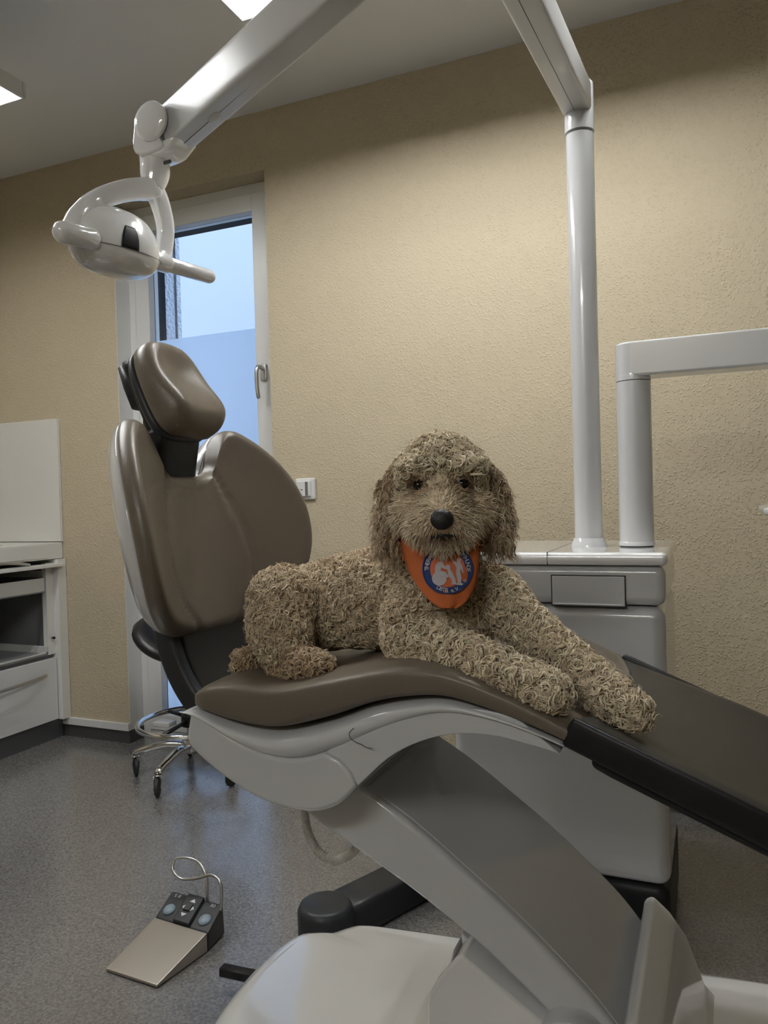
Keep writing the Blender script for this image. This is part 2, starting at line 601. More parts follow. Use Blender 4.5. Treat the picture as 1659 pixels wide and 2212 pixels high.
# ------------------------------------------------------------------ ceiling luminaires
def luminaire(x0, x1, y0, y1, along, label):
    """open suspended housing, two tubes along its long axis, cross blades"""
    z0, z1 = 2.38, 2.434
    L = thing('pendant_luminaire', ((x0 + x1) / 2, (y0 + y1) / 2, z0), label, 'ceiling light', 'suspended office luminaires')
    t = 0.012
    box('side_rail', (x0, y0, z0), (x1, y0 + t, z1), HOUSING, L, 0.003)
    box('side_rail', (x0, y1 - t, z0), (x1, y1, z1), HOUSING, L, 0.003)
    box('end_cap', (x0, y0 + t, z0), (x0 + t, y1 - t, z1), HOUSING, L, 0.003)
    box('end_cap', (x1 - t, y0 + t, z0), (x1, y1 - t, z1), HOUSING, L, 0.003)
    box('top_plate', (x0 + t, y0 + t, z1 - 0.004), (x1 - t, y1 - t, z1), REFL, L)
    a0, a1, b0, b1 = (x0, x1, y0, y1) if along == 'x' else (y0, y1, x0, x1)
    cross = 'y' if along == 'x' else 'x'
    bm_ = (b0 + b1) / 2
    prism('reflector_ridge', [(bm_ - 0.020, z0 + 0.014), (bm_ + 0.020, z0 + 0.014), (bm_ + 0.004, z1 - 0.006), (bm_ - 0.004, z1 - 0.006)], along, a0 + t, a1 - t, REFL, L)
    nf = 8
    for i in range(nf):
        q = a0 + (a1 - a0) * (i + 1) / (nf + 1)
        pl = [(q - 0.008, z0 + 0.001), (q + 0.008, z0 + 0.001), (q + 0.001, z1 - 0.012), (q - 0.001, z1 - 0.012)]
        for ya, yb_ in ((b0 + t, bm_ - 0.021), (bm_ + 0.021, b1 - t)):
            prism('louvre_blade', pl, cross, ya, yb_, REFL, L)
    for sgn in (-1, 1):
        bt_ = bm_ + sgn * 0.085
        org = (a0 + 0.022, bt_, z0 + 0.0170) if along == 'x' else (bt_, a0 + 0.022, z0 + 0.0170)
        lathe('tube', [(0.012, 0.0), (0.012, a1 - a0 - 0.044)], org, TUBE, L, (1, 0, 0) if along == 'x' else (0, 1, 0), 10)
    for xa in (x0 + 0.02, x1 - 0.02) if along == 'y' else (x0 + 0.12, x1 - 0.12):
        for ya in (y0 + 0.12, y1 - 0.12) if along == 'y' else (y0 + 0.03, y1 - 0.03):
            lathe('suspension_wire', [(0.0015, 0), (0.0015, HC - z1)], (xa, ya, z1), ALU, L, n=6)
    return L
luminaire(-1.182, 0.06, 1.548, 1.848, 'x', 'white louvred pendant luminaire above the lamp arm, top centre')
luminaire(-2.331, -2.031, 0.64, 1.879, 'y', 'white louvred pendant luminaire at the left edge, hung on a thin wire')
luminaire(-1.182, 0.06, -1.70, -1.40, 'x', 'white louvred pendant luminaire added out of view behind the camera as fill light')  # added fill light out of view; no lamp is known here

# ------------------------------------------------------------------ cabinet on the left wall
CX = -2.75
cab = thing('drawer_cabinet', (CX, 2.1, 0), 'white gloss drawer cabinet with an open grey compartment', 'cabinet')
CY0, CY1 = 1.55, 2.648
box('plinth', (XL, CY0, 0), (CX - 0.012, CY1 - 0.012, 0.086), PLINTH, cab)
box('end_panel', (XL, CY1 - 0.048, 0.088), (CX + 0.028, CY1, 0.815), PAPER, cab, 0.002)
box('end_panel', (XL, CY0, 0.088), (CX, CY0 + 0.02, 0.815), PAPER, cab, 0.002)
box('back_panel', (XL, CY0 + 0.02, 0.088), (XL + 0.012, CY1 - 0.05, 0.815), GREYI, cab)
box('side_lining', (XL + 0.012, CY1 - 0.060, 0.39), (CX - 0.03, CY1 - 0.0485, 0.80), GREYI, cab)
box('front_stile', (CX - 0.03, CY1 - 0.088, 0.388), (CX - 0.004, CY1 - 0.0485, 0.80), PAPER, cab)
lathe('pivot_pin', [(0.003, 0), (0.003, 0.008), (0.006, 0.009), (0.006, 0.016)], (CX - 0.004, CY1 - 0.066, 0.462), BLACKP, cab, (1, 0, 0), 10)
box('partition', (XL + 0.012, CY0 + 0.02, 0.372), (CX - 0.02, CY1 - 0.0485, 0.386), GREYI, cab)
# pull-out shelf with a rim, grey tray under the worktop
sh = box('pull_out_shelf', (XL + 0.05, CY0 + 0.05, 0.389), (CX - 0.004, CY1 - 0.092, 0.397), GREYI, cab)
for lo, hi in (((CX - 0.012, CY0 + 0.05, 0.397), (CX - 0.004, CY1 - 0.092, 0.402)), ((XL + 0.05, CY1 - 0.100, 0.397), (CX - 0.004, CY1 - 0.092, 0.428)),
               ((XL + 0.05, CY0 + 0.05, 0.397), (XL + 0.058, CY1 - 0.092, 0.428))):
    box('rim', lo, hi, MATS['luminaire housing'], sh)
ty = box('drawer_tray', (XL + 0.06, CY0 + 0.05, 0.67), (CX - 0.008, CY1 - 0.094, 0.676), GREYI, cab)
box('tray_front', (CX - 0.020, CY0 + 0.05, 0.676), (CX - 0.008, CY1 - 0.094, 0.735), MATS['luminaire housing'], ty)
box('slide_rail', (XL + 0.06, CY1 - 0.09, 0.735), (CX - 0.02, CY1 - 0.066, 0.765), MATS['luminaire housing'], cab)
# top drawer with a flat lid standing out
td = box('top_flap', (CX - 0.02, CY0 + 0.02, 0.782), (CX + 0.045, CY1 - 0.03, 0.797), PAPER, cab, 0.002)
# lower drawer
ld = box('drawer_front', (CX - 0.014, CY0 + 0.024, 0.092), (CX + 0.006, CY1 - 0.052, 0.372), CABW, cab, 0.002)
sweep('bow_handle', cr([(CX + 0.006, 2.535, 0.302), (CX + 0.018, 2.47, 0.300), (CX + 0.032, 2.36, 0.298), (CX + 0.038, 2.24, 0.297), (CX + 0.032, 2.12, 0.298), (CX + 0.018, 2.01, 0.30), (CX + 0.006, 1.95, 0.302)], 5),
      0.004, 0.007, ALU, ld, n=12, round_ends=True, label='satin metal bow handle')
wt = thing('worktop', (CX, 2.1, 0.815), 'white worktop with an inset front edge over the drawer cabinet', 'worktop')
box('slab', (XL, CY0 - 0.01, 0.817), (CX + 0.012, CY1, 0.890), PAPER, wt, 0.003)
box('front_edge', (CX + 0.0121, CY0, 0.825), (CX + 0.0145, CY1 - 0.085, 0.884), PAPER, wt, 0.001)
box('inset_plate', (XL + 0.12, 1.75, 0.8902), (CX - 0.10, 2.42, 0.8925), ALU, wt, label='flat grey metal plate let into the worktop')
sweep('bow_handle', cr([(CX + 0.012, 2.46, 0.803), (CX + 0.035, 2.40, 0.812), (CX + 0.045, 2.30, 0.822), (CX + 0.045, 2.18, 0.822), (CX + 0.035, 2.08, 0.812), (CX + 0.012, 2.02, 0.803)], 5),
      0.004, 0.006, ALU, td, n=12, round_ends=True, label='satin metal bow handle')

# ------------------------------------------------------------------ swivel stool
SX, SY = -1.877, 2.430
st = thing('swivel_stool', (SX, SY, 0), 'black saddle stool with chrome foot ring and castors by the window', 'stool')
lathe('gas_column', [(0.022, 0.11), (0.022, 0.30), (0.026, 0.305), (0.026, 0.40), (0.016, 0.40), (0.016, 0.48)], (SX, SY, 0), CHROME, st)
lathe('hub', [(0.030, 0.085), (0.040, 0.095), (0.040, 0.135), (0.032, 0.15), (0.022, 0.155)], (SX, SY, 0), CHROME, st)
a0 = math.atan2(2.228 - SY, -1.862 - SX)
for k in range(5):
    a = a0 - k * math.radians(72)
    d = np.array((math.cos(a), math.sin(a), 0))
    c = np.array((SX, SY, 0))
    lg = sweep('leg', cr([c + d * 0.03 + ZZ * 0.115, c + d * 0.10 + ZZ * 0.118, c + d * 0.17 + ZZ * 0.105, c + d * 0.222 + ZZ * 0.088, c + d * 0.228 + ZZ * 0.078], 5), [0.017] * 12 + [0.015] * 9, 0.011, CHROME, st, n=14, exp=3)
    cc = c + d * 0.228
    tw = np.array((math.cos(a + 0.9 + k), math.sin(a + 0.9 + k), 0))
    if k == 0: tw = np.array((0.45, -0.9, 0))
    if k == 1: tw = np.array((0.75, -0.66, 0))
    tw /= np.linalg.norm(tw)
    cs = sweep('castor', cr([cc + ZZ * 0.082, cc + ZZ * 0.074, cc + ZZ * 0.066 + tw * 0.004], 3), [0.010, 0.011, 0.013, 0.014, 0.015, 0.016, 0.016], [0.010, 0.011, 0.013, 0.014, 0.015, 0.016, 0.016], CHROME, st, n=14)
    wc = cc + tw * 0.012 + ZZ * 0.0335
    lathe('wheel', [(0.008, -0.0085), (0.026, -0.0085), (0.0325, -0.005), (0.0335, 0), (0.0325, 0.005), (0.026, 0.0085), (0.008, 0.0085)], wc, RUBBER, cs, np.array((-tw[1], tw[0], 0)), 24)
    for s in (-1, 1):
        sd = np.array((-tw[1], tw[0], 0)) * s
        sweep('fork', [cc + ZZ * 0.070 + sd * 0.013, cc + ZZ * 0.055 + sd * 0.0135 + tw * 0.004, wc + sd * 0.0125, wc + sd * 0.0125 - ZZ * 0.006], [0.013, 0.012, 0.008, 0.005], 0.0018, CHROME, cs, up=sd, n=8)
ang = np.linspace(0, 2 * math.pi, 48, endpoint=False)
sweep('foot_ring', np.stack([SX + 0.205 * np.cos(ang), SY + 0.205 * np.sin(ang), np.full(48, 0.205)], 1), 0.0105, 0.0105, CHROME, st, closed=True, n=12)
for k in range(3):
    a = 0.6 + k * 2.094
    d = np.array((math.cos(a), math.sin(a), 0))
    sweep('ring_spoke', [np.array((SX, SY, 0.215)) + d * 0.02, np.array((SX, SY, 0.205)) + d * 0.20], 0.008, 0.008, BLACKP, st, n=8)
box('height_lever', (SX - 0.17, SY - 0.03, 0.176), (SX - 0.09, SY + 0.02, 0.196), PVC, st, 0.004, label='white lever pad')
lathe('ring_clamp', [(0.028, 0.185), (0.042, 0.19), (0.042, 0.23), (0.03, 0.24)], (SX, SY, 0), BLACKP, st, n=24)
# saddle seat: curved up at the ends
rings = []
for k, u in enumerate(np.linspace(-1, 1, 21)):
    x = SX + u * 0.215
    zz = 0.485 + 0.115 * abs(u) ** 1.7
    hw = 0.175 * max(1 - abs(u) ** 4.0, 0.02) ** 0.5
    th = 0.042 * max(1 - abs(u) ** 6, 0.03) ** 0.5
    t = np.linspace(0, 2 * math.pi, 24, endpoint=False)
    rings.append(np.stack([np.full(24, x) - np.sin(t) * th * 0.6 * np.sign(u) * min(1, abs(u) * 1.3), SY + 0.01 + hw * np.sign(np.cos(t)) * np.abs(np.cos(t)) ** 0.7, zz + th * np.sin(t)], 1))
V, F = loft(rings)
se = mk('saddle_seat', V, F, BLACKV, st)
sweep('seat_seam', [(SX - 0.10, SY + 0.01 + 0.166 * math.cos(t), 0.5135 + 0.044 * math.sin(t)) for t in np.linspace(0, 2 * math.pi, 40, endpoint=False)], 0.0018, 0.0018, BLACKP, se, up=(1, 0, 0), closed=True, n=6)

# ------------------------------------------------------------------ dental unit behind the chair
un = thing('dental_unit', (-0.35, 2.0, 0), 'white dental treatment unit cabinet behind the chair, dark plinth', 'dental unit')
UX0, UX1, UY0, UY1 = -0.592, -0.100, 1.76, 2.20
box('plinth', (UX0 + 0.02, UY0 + 0.006, 0), (UX1 - 0.002, UY1 - 0.02, 0.182), BLACKP, un, 0.03, 4)
box('lower_body', (UX0, UY0, 0.178), (UX1, UY1, 0.7955), WHITE, un, 0.028, 5)
ub = box('upper_body', (UX0, UY0, 0.7975), (UX1 + 0.002, UY1, 0.887), WHITE, un, 0.02, 4)
box('drawer_recess', (-0.344, UY0 - 0.0006, 0.793), (-0.180, UY0 + 0.01, 0.8645), SEAM, ub)
dp = box('drawer_panel', (-0.3415, UY0 - 0.0022, 0.7955), (-0.1825, UY0 + 0.01, 0.862), WHITE, ub, 0.0015)
box('grip_lip', (-0.338, UY0 - 0.005, 0.797), (-0.186, UY0 - 0.0021, 0.8005), WHITE, dp, 0.001)
box('top_cover', (UX0 - 0.004, UY0 - 0.012, 0.887), (UX1 + 0.008, UY1, 0.916), WHITE2, un, 0.012, 4)
box('cover_seam', (-0.350, UY0 - 0.0125, 0.8875), (-0.3488, UY1, 0.9163), SEAM, un)
# dark supply foot running along the floor
kn = at(690, 1962, 'z', 0.10)
fo = lathe('supply_foot', [(0.066, 0), (0.066, 0.085), (0.060, 0.098), (0.052, 0.102)], (-0.858, 1.585, 0), DARKP, un, n=40)
sweep('duct', [(-0.858, 1.60, 0.045), (-0.815, 1.70, 0.045), (-0.73, 1.90, 0.045), (-0.60, 2.10, 0.045), (-0.52, 2.14, 0.045)], [0.052] * 5, 0.044, DARKP, un, exp=7, n=24)

# operating light on its pole
PX, PY = -0.285, 1.95
ol = thing('operating_light', (PX, PY, 0.916), 'white dental operating light on a tall pole with jointed arm', 'dental lamp')
lathe('pole_flange', [(0.044, 0.0), (0.043, 0.006), (0.037, 0.020), (0.036, 0.022)], (PX, PY, 0.916), WHITE, ol)
lathe('pole', [(0.0335, 0.02), (0.0335, 1.01)], (PX, PY, 0.916), WHITE, ol, n=40)
lathe('pole_head', [(0.0355, 0.0), (0.0355, 0.115), (0.032, 0.12)], (PX, PY, 1.932), WHITE, ol, n=40)
A0 = np.array((PX - 0.002, PY, 2.012))
A1 = np.array((-0.33, 1.10, 2.005))
dA = (A1 - A0) / np.linalg.norm(A1 - A0)
a1 = sweep('swing_arm', [A0 + dA * 0.0, A0 + dA * 0.3, A0 + dA * 0.6, A1], 0.0345, 0.037, WHITEA, ol, exp=9, n=40)
sweep('arm_seam', [A0 + np.array((-0.004, -0.036, -0.0372)), A1 + np.array((-0.004, 0, -0.0372))], 0.0007, 0.0004, SEAM, a1, n=6)
lathe('elbow', [(0.040, -0.06), (0.044, -0.05), (0.044, 0.05), (0.040, 0.06)], A1, WHITE, ol, n=36)
B1 = at(372, 285, 'y', 1.2)
B0 = A1 + np.array((-0.01, 0.02, -0.035))
dB = (B1 - B0) / np.linalg.norm(B1 - B0)
a2 = sweep('spring_arm', [B0, B0 + (B1 - B0) * 0.5, B1], [0.030, 0.030, 0.029], [0.040, 0.040, 0.037], WHITEA, ol, exp=9, n=40)
sideB = np.cross(dB, ZZ); sideB /= np.linalg.norm(sideB); upB = np.cross(sideB, dB)
sweep('arm_seam', [B0 - upB * 0.0402, B1 - upB * 0.0375], 0.0006, 0.0005, SEAM, a2, n=6)
ellipsoid('screw_cover', B1 - dB * 0.10 - upB * 0.0382, (dB * 0.014, sideB * 0.009, upB * 0.0012), WHITE, a2, 20)
# knuckle joint
J = at(345, 294, 'y', 1.2)
kd = np.array((0.0, 1.0, 0.0))
knk = prism('knuckle', [(J[0] + a, J[2] + b) for a, b in cr([(-0.031, -0.040), (-0.031, 0.010), (-0.022, 0.024), (-0.004, 0.034), (0.010, 0.042), (0.026, 0.040), (0.034, 0.022), (0.033, 0.0), (0.026, -0.020), (0.030, -0.040)], 4, True)], 'y', 1.165, 1.235, WHITE2, ol, 0.010, 4)
lathe('knuckle_cap', [(0.036, 0.0), (0.036, 0.006), (0.032, 0.010), (0.024, 0.012)], (J[0] + 0.010, 1.166, J[2] + 0.010), WHITE2, ol, (0, -1, 0), 36)
sweep('fork_tongue', [J + np.array((0.0, 0, -0.037)), J + np.array((0.035, 0, -0.034)), J + np.array((0.058, 0, -0.018))], 0.030, [0.012, 0.012, 0.008], WHITE2, ol, exp=4, n=20, round_ends=True)
C0 = at(334, 338, 'y', 1.2); C1 = at(335, 372, 'y', 1.2); C2 = at(331, 415, 'y', 1.19)
sweep('stalk', cr([C0 + ZZ * 0.02, C0, C1, C2], 5), [0.0285] * 6 + [0.028] * 5 + [0.027, 0.025, 0.022, 0.019, 0.016], [0.0285] * 6 + [0.028] * 5 + [0.027, 0.025, 0.022, 0.019, 0.016], WHITE2, ol, up=(1, 0, 0), n=24)
lathe('stalk_joint', [(0.0288, 0.0), (0.0288, 0.0012)], (C0[0], 1.2, C0[2]), SEAM, ol, n=30)
lb = at(352, 346, 'y', 1.165)
box('type_label', (lb[0] - 0.006, 1.1735, lb[2] - 0.003), (lb[0] + 0.010, 1.1765, lb[2] + 0.003), PRINTB, ol)
# lamp head
N0 = np.array((-1.030, 1.0, 1.525)); T0 = np.array((-0.937, 1.32, 1.512))
ax = T0 - N0; LA = np.linalg.norm(ax); ax /= LA
vz = ZZ - ax * (ZZ @ ax); vz /= np.linalg.norm(vz)
hz = np.cross(ax, vz)              # points towards +x : the rounded back of the lamp
tilt = math.radians(8)
vz, hz = vz * math.cos(tilt) - hz * math.sin(tilt) * 0, hz
HC0 = N0 + ax * 0.116 + vz * (-0.003)
def lamp_pt(u, h, v): return HC0 + ax * u + hz * h + vz * v
rings = []
for u in np.linspace(-1, 1, 25):
    f = max(1 - abs(u) ** 2.6, 0.0006) ** 0.5
    t = np.linspace(0, 2 * math.pi, 36, endpoint=False)
    cc, ss = np.cos(t), np.sin(t)
    vv = np.where(ss > 0, 0.073 * f * ss, 0.049 * (0.35 + 0.65 * f) * np.sign(ss) * np.abs(ss) ** 0.7)
    hh = np.where(cc > 0, 0.060, 0.050) * (0.25 + 0.75 * f) * np.sign(cc) * np.abs(cc) ** 0.8
    rings.append(np.array([lamp_pt(u * 0.078, a, b) for a, b in zip(hh, vv)]))
V, F = loft(rings)
lh = mk('lamp_head', V, F, WHITE2, ol)
t = np.linspace(-1.35, 1.35, 30)
sweep('housing_seam', [lamp_pt(0.0775 * math.sin(x), 0.0515 * max(math.cos(x), 0) ** 0.5 + 0.0088, -0.014) for x in t], 0.0006, 0.0006, SEAM, lh, n=6)
vp = []
for a, b in [(-0.018, 0.004), (-0.014, 0.026), (-0.005, 0.032), (0.006, 0.031), (0.013, 0.024), (0.016, 0.004)]:
    vp.append((a, b))
def head_surf(u, v, e):
    f = max(1 - abs(u / 0.078) ** 2.6, 0.0006) ** 0.5
    s = min(v / (0.073 * f), 0.999) if v > 0 else min(-v / 0.08, 0.9)
    return lamp_pt(u, 0.060 * (0.25 + 0.75 * f) * math.sqrt(1 - s * s) ** 0.8 + e, v + e * 0.5)
V = []; nn = 8
for e in (-0.002, 0.0012):
    for j in range(nn + 1):
        v = -0.013 + 0.040 * j / nn
        wl = -0.022 + 0.008 * (j / nn) ** 2.2; wr = 0.012 - 0.006 * (j / nn) ** 2.5
        for i in range(nn + 1):
            V.append(head_surf(wl + (wr - wl) * i / nn, v, e))
F = []; M = (nn + 1) ** 2
for j in range(nn):
    for i in range(nn):
        a = j * (nn + 1) + i
        F += [(a, a + 1, a + nn + 2, a + nn + 1), (M + a, M + a + 1, M + a + nn + 2, M + a + nn + 1)]
rim = [i for i in range(nn + 1)] + [j * (nn + 1) + nn for j in range(1, nn + 1)] + [nn * (nn + 1) + i for i in range(nn - 1, -1, -1)] + [j * (nn + 1) for j in range(nn - 1, 0, -1)]
for i in range(len(rim)):
    a, b = rim[i], rim[(i + 1) % len(rim)]
    F.append((a, b, M + b, M + a))
mk('sensor_window', V, F, BLACKP, lh, label='black sensor window')
lens = lathe('lens', [(0.032, 0), (0.032, 0.003)], lamp_pt(0, -0.047, 0.002), PVC, lh, -hz, 32)
# yoke from the stalk to both handle hubs
top = C2 + np.array((0, 0, 0.006))
Lh = N0 + ax * 0.030; Rh = N0 + ax * 0.214
yl = cr([top, at(275, 411, 'y', 1.15), at(212, 431, 'y', 1.10), at(172, 463, 'y', 1.05), Lh + vz * 0.010], 6)
sweep('yoke_arm', yl, np.linspace(0.021, 0.016, len(yl)), np.linspace(0.017, 0.012, len(yl)), WHITE2, ol, up=hz, exp=3, n=20, round_ends=True)
yr = cr([top, at(345, 438, 'y', 1.21), at(357, 490, 'y', 1.225), at(354, 545, 'y', 1.22), Rh + vz * 0.004], 6)
sweep('yoke_arm', yr, np.linspace(0.020, 0.014, len(yr)), np.linspace(0.016, 0.010, len(yr)), WHITE2, ol, up=hz, exp=3, n=20, round_ends=True)
nh0, nh1 = at(138, 502, 'y', 0.985), at(195, 516, 'y', 1.035)
sweep('handle', [nh0, (nh0 + nh1) / 2, nh1], 0.019, 0.019, WHITE2, ol, n=24, round_ends=True)
h0 = N0 + ax * 0.045 - vz * 0.03
sweep('hub_cover', [at(178, 512, 'y', 1.04), at(174, 540, 'y', 1.04), at(180, 558, 'y', 1.045)], [0.022, 0.022, 0.014], [0.012, 0.014, 0.010], WHITE2, ol, up=hz, n=20, round_ends=True)
lathe('hub_collar', [(0.0185, 0.0), (0.0185, 0.03), (0.0165, 0.034)], N0 + ax * 0.198, WHITE2, ol, ax, 28)
sweep('handle', [N0 + ax * 0.23, N0 + ax * 0.28, N0 + ax * (LA - 0.005)], [0.0145, 0.0145, 0.0138], [0.0145, 0.0145, 0.0138], WHITE2, ol, n=24, round_ends=True)

# instrument arm on the unit
IX, IY = -0.172, 1.95
ia = thing('instrument_arm', (IX, IY, 0.916), 'white post with horizontal swing arm reaching to the right edge', 'instrument arm')
lathe('post_foot', [(0.0425, 0.003), (0.0425, 0.010), (0.040, 0.014)], (IX, IY, 0.916), WHITE, ia)
lathe('post', [(0.0405, 0.012), (0.0405, 0.3965)], (IX, IY, 0.916), WHITE, ia, n=40)
lathe('shadow_joint', [(0.0385, 0.0), (0.0385, 0.014)], (IX, IY, 0.9155), SEAM, ia, n=30)
lathe('post_joint', [(0.040, 0.396), (0.040, 0.3985)], (IX, IY, 0.916), SEAM, ia, n=40)
pl = [(IX + 0.0405 * math.cos(t), IY + 0.0405 * math.sin(t)) for t in np.linspace(math.pi / 2, 1.5 * math.pi, 16)] + [(0.75, IY - 0.0405), (0.75, IY + 0.0405)]
prism('swing_arm', pl, 'z', 1.322, 1.405, WHITE, ia, 0.006, 3, 50)
lathe('elbow_collar', [(0.0405, 0.0), (0.0405, 0.015), (0.038, 0.03)], (IX, IY, 1.3145), WHITE, ia, n=40)
lathe('drop_post', [(0.036, 0), (0.036, 0.21)], (0.70, IY, 1.112), WHITE, ia, n=32)
tr = at(1650, 1100, 'y', 1.72)
pl = cr([(tr[0], 1.72), (tr[0] + 0.05, 1.56), (tr[0] + 0.5, 1.55), (tr[0] + 0.62, 1.72), (tr[0] + 0.55, 2.0), (tr[0] + 0.06, 1.98)], 5, True)
prism('instrument_tray', [tuple(p) for p in pl], 'z', tr[2] - 0.010, tr[2] + 0.006, WHITE, ia, 0.006, 3, 50)

# ------------------------------------------------------------------ foot control on the floor
FC = np.array((-1.20, 1.42, 0))
fc = thing('foot_control', FC, 'metal foot control pedal with dark button head lying on the floor', 'foot pedal')
fl, fr, bl, br = np.array((-1.278, 1.316)), np.array((-1.128, 1.309)), np.array((-1.268, 1.472)), np.array((-1.105, 1.460))
def slab(name, pts_lo, pts_hi, m, parent, r):
    n = len(pts_lo)
    V = list(pts_lo) + list(pts_hi)
    F = [tuple(range(n)), tuple(range(2 * n - 1, n - 1, -1))] + [(k, (k + 1) % n, (k + 1) % n + n, k + n) for k in range(n)]
    o = mk(name, V, F, m, parent)
    if r: bevel(o, r, 2)
    return o
slab('pedal_plate', [(*fl, 0.002), (*fr, 0.002), (*br, 0.002), (*bl, 0.002)], [(*fl, 0.008), (*fr, 0.008), (*br, 0.046), (*bl, 0.046)], STEEL, fc, 0.002)
h = lambda s, t: bl + (br - bl) * s + np.array((-0.012, 0.128)) * t * 0.62
slab('button_head', [(*h(-0.01, 0), 0.001), (*h(1.01, 0), 0.001), (*h(1.01, 1), 0.001), (*h(-0.01, 1), 0.001)],
     [(*h(-0.01, 0.02), 0.044), (*h(1.01, 0.02), 0.044), (*h(1.0, 0.97), 0.074), (*h(0.0, 0.97), 0.074)], DARKP, fc, 0.006)
def head_pt(s, t, e=0.0):
    p = h(s, t)
    return np.array((p[0], p[1] - 0.35 * e, 0.044 + 0.030 * t + 0.92 * e))
nrm = np.array((0, -0.35, 0.93))
e1 = (head_pt(1, .5) - head_pt(0, .5)); e1 /= np.linalg.norm(e1)
e2 = np.cross(nrm, e1)
rk = slab('rocker_pad', [head_pt(s, t, 0.0) for s, t in ((0.34, 0.02), (0.66, 0.02), (0.66, 0.98), (0.34, 0.98))],
          [head_pt(s, t, 0.010) for s, t in ((0.35, 0.04), (0.65, 0.04), (0.65, 0.96), (0.35, 0.96))], DARKP, fc, 0.003)
c0 = head_pt(0.5, 0.5, 0.0104)
for q in range(4):
    u = e1 * math.cos(q * math.pi / 2) + e2 * math.sin(q * math.pi / 2)
    v = -e1 * math.sin(q * math.pi / 2) + e2 * math.cos(q * math.pi / 2)
    L_, W_ = (0.018, 0.009) if q % 2 == 0 else (0.026, 0.009)
    mk('arrow_mark', [c0 + u * L_, c0 + u * (L_ - 0.010) + v * W_, c0 + u * (L_ - 0.010) - v * W_, c0 + u * L_ + nrm * 0.0004, c0 + u * (L_ - 0.010) + v * W_ + nrm * 0.0004, c0 + u * (L_ - 0.010) - v * W_ + nrm * 0.0004],
       [(0, 1, 2), (3, 5, 4), (0, 1, 4, 3), (1, 2, 5, 4), (2, 0, 3, 5)], MATS['blue grey button'] if False else PRINTW, rk, smooth=False)
slab('centre_key', [c0 + e1 * a * 0.010 + e2 * b * 0.010 for a, b in ((-1, -1), (1, -1), (1, 1), (-1, 1))], [c0 + e1 * a * 0.009 + e2 * b * 0.009 + nrm * 0.004 for a, b in ((-1, -1), (1, -1), (1, 1), (-1, 1))], DARKP, rk, 0.001)
for s in (0.16, 0.84):
    ellipsoid('round_button', head_pt(s, 0.36, 0.001), (e1 * 0.016, e2 * 0.016, nrm * 0.007), BUTTON, fc, 24)
for s, txt in ((0.16, 'S II'), (0.84, '30')):
    V, F = textmesh(txt, 0.016)
    p0 = head_pt(s, 0.78, 0.0022)
    V = [p0 + e1 * v[0] + e2 * v[1] * 0.8 for v in V]
    mk('printed_mark', V, F, PRINTW, fc, smooth=False)
hd = cr([head_pt(0.97, 0.75, -0.012), head_pt(1.0, 0.98, 0.02), head_pt(0.98, 1.15, 0.055), head_pt(0.80, 1.25, 0.062), head_pt(0.55, 1.15, 0.050), head_pt(0.25, 1.02, 0.046), head_pt(0.08, 1.12, 0.060), head_pt(0.12, 1.35, 0.078), head_pt(0.45, 1.45, 0.078), head_pt(0.66, 1.30, 0.055), head_pt(0.70, 1.05, 0.02), head_pt(0.70, 0.94, -0.006)], 8)
sweep('lifting_bail', hd, 0.0038, 0.0038, ALU, fc, n=10, round_ends=True, label='bent steel wire lifting handle')

# ------------------------------------------------------------------ dental chair
YC = 1.255
ch = thing('dental_chair', (-0.35, YC, 0), 'taupe upholstered dental chair on a white lift arm and base', 'dental chair')

def smooth_interp(xs, zs):
    xs, zs = np.array(xs), np.array(zs)
    def f(x):
        return float(np.interp(x, fx, fz))
    c = cr(np.stack([xs, zs], 1), 10)
    fx, fz = c[:, 0], c[:, 1]
    return f

SEAT_T = smooth_interp([-0.789, -0.782, -0.766, -0.735, -0.698, -0.622, -0.548, -0.478, -0.411, -0.355, -0.301, -0.23, -0.187, -0.12],
                       [0.728, 0.740, 0.754, 0.767, 0.772, 0.772, 0.787, 0.803, 0.815, 0.814, 0.800, 0.773, 0.753, 0.722])
SEAT_B = smooth_interp([-0.789, -0.758, -0.698, -0.622, -0.534, -0.458, -0.387, -0.333, -0.255, -0.183, -0.12],
                       [0.722, 0.716, 0.701, 0.698, 0.722, 0.751, 0.766, 0.767, 0.748, 0.724, 0.700])
SHELL_L = smooth_interp([-0.80, -0.759, -0.699, -0.649, -0.592, -0.529, -0.475, -0.416, -0.353, -0.287, -0.225, -0.15],
                        [0.715, 0.699, 0.667, 0.651, 0.647, 0.666, 0.692, 0.721, 0.743, 0.744, 0.731, 0.705])

def seat_section(x, w, zt, zb, n=64, ex=4.2, crown=0.0):
    t = np.linspace(0, 2 * math.pi, n, endpoint=False)
    c, s = np.cos(t), np.sin(t)
    y = w * np.sign(c) * np.where(s > 0, np.abs(c) ** 0.25, np.abs(c) ** 0.22)
    zz = (zt + zb) / 2 + (zt - zb) / 2 * np.sign(s) * np.where(s > 0, np.abs(s) ** 0.42, np.abs(s) ** 0.35)
    return y, zz

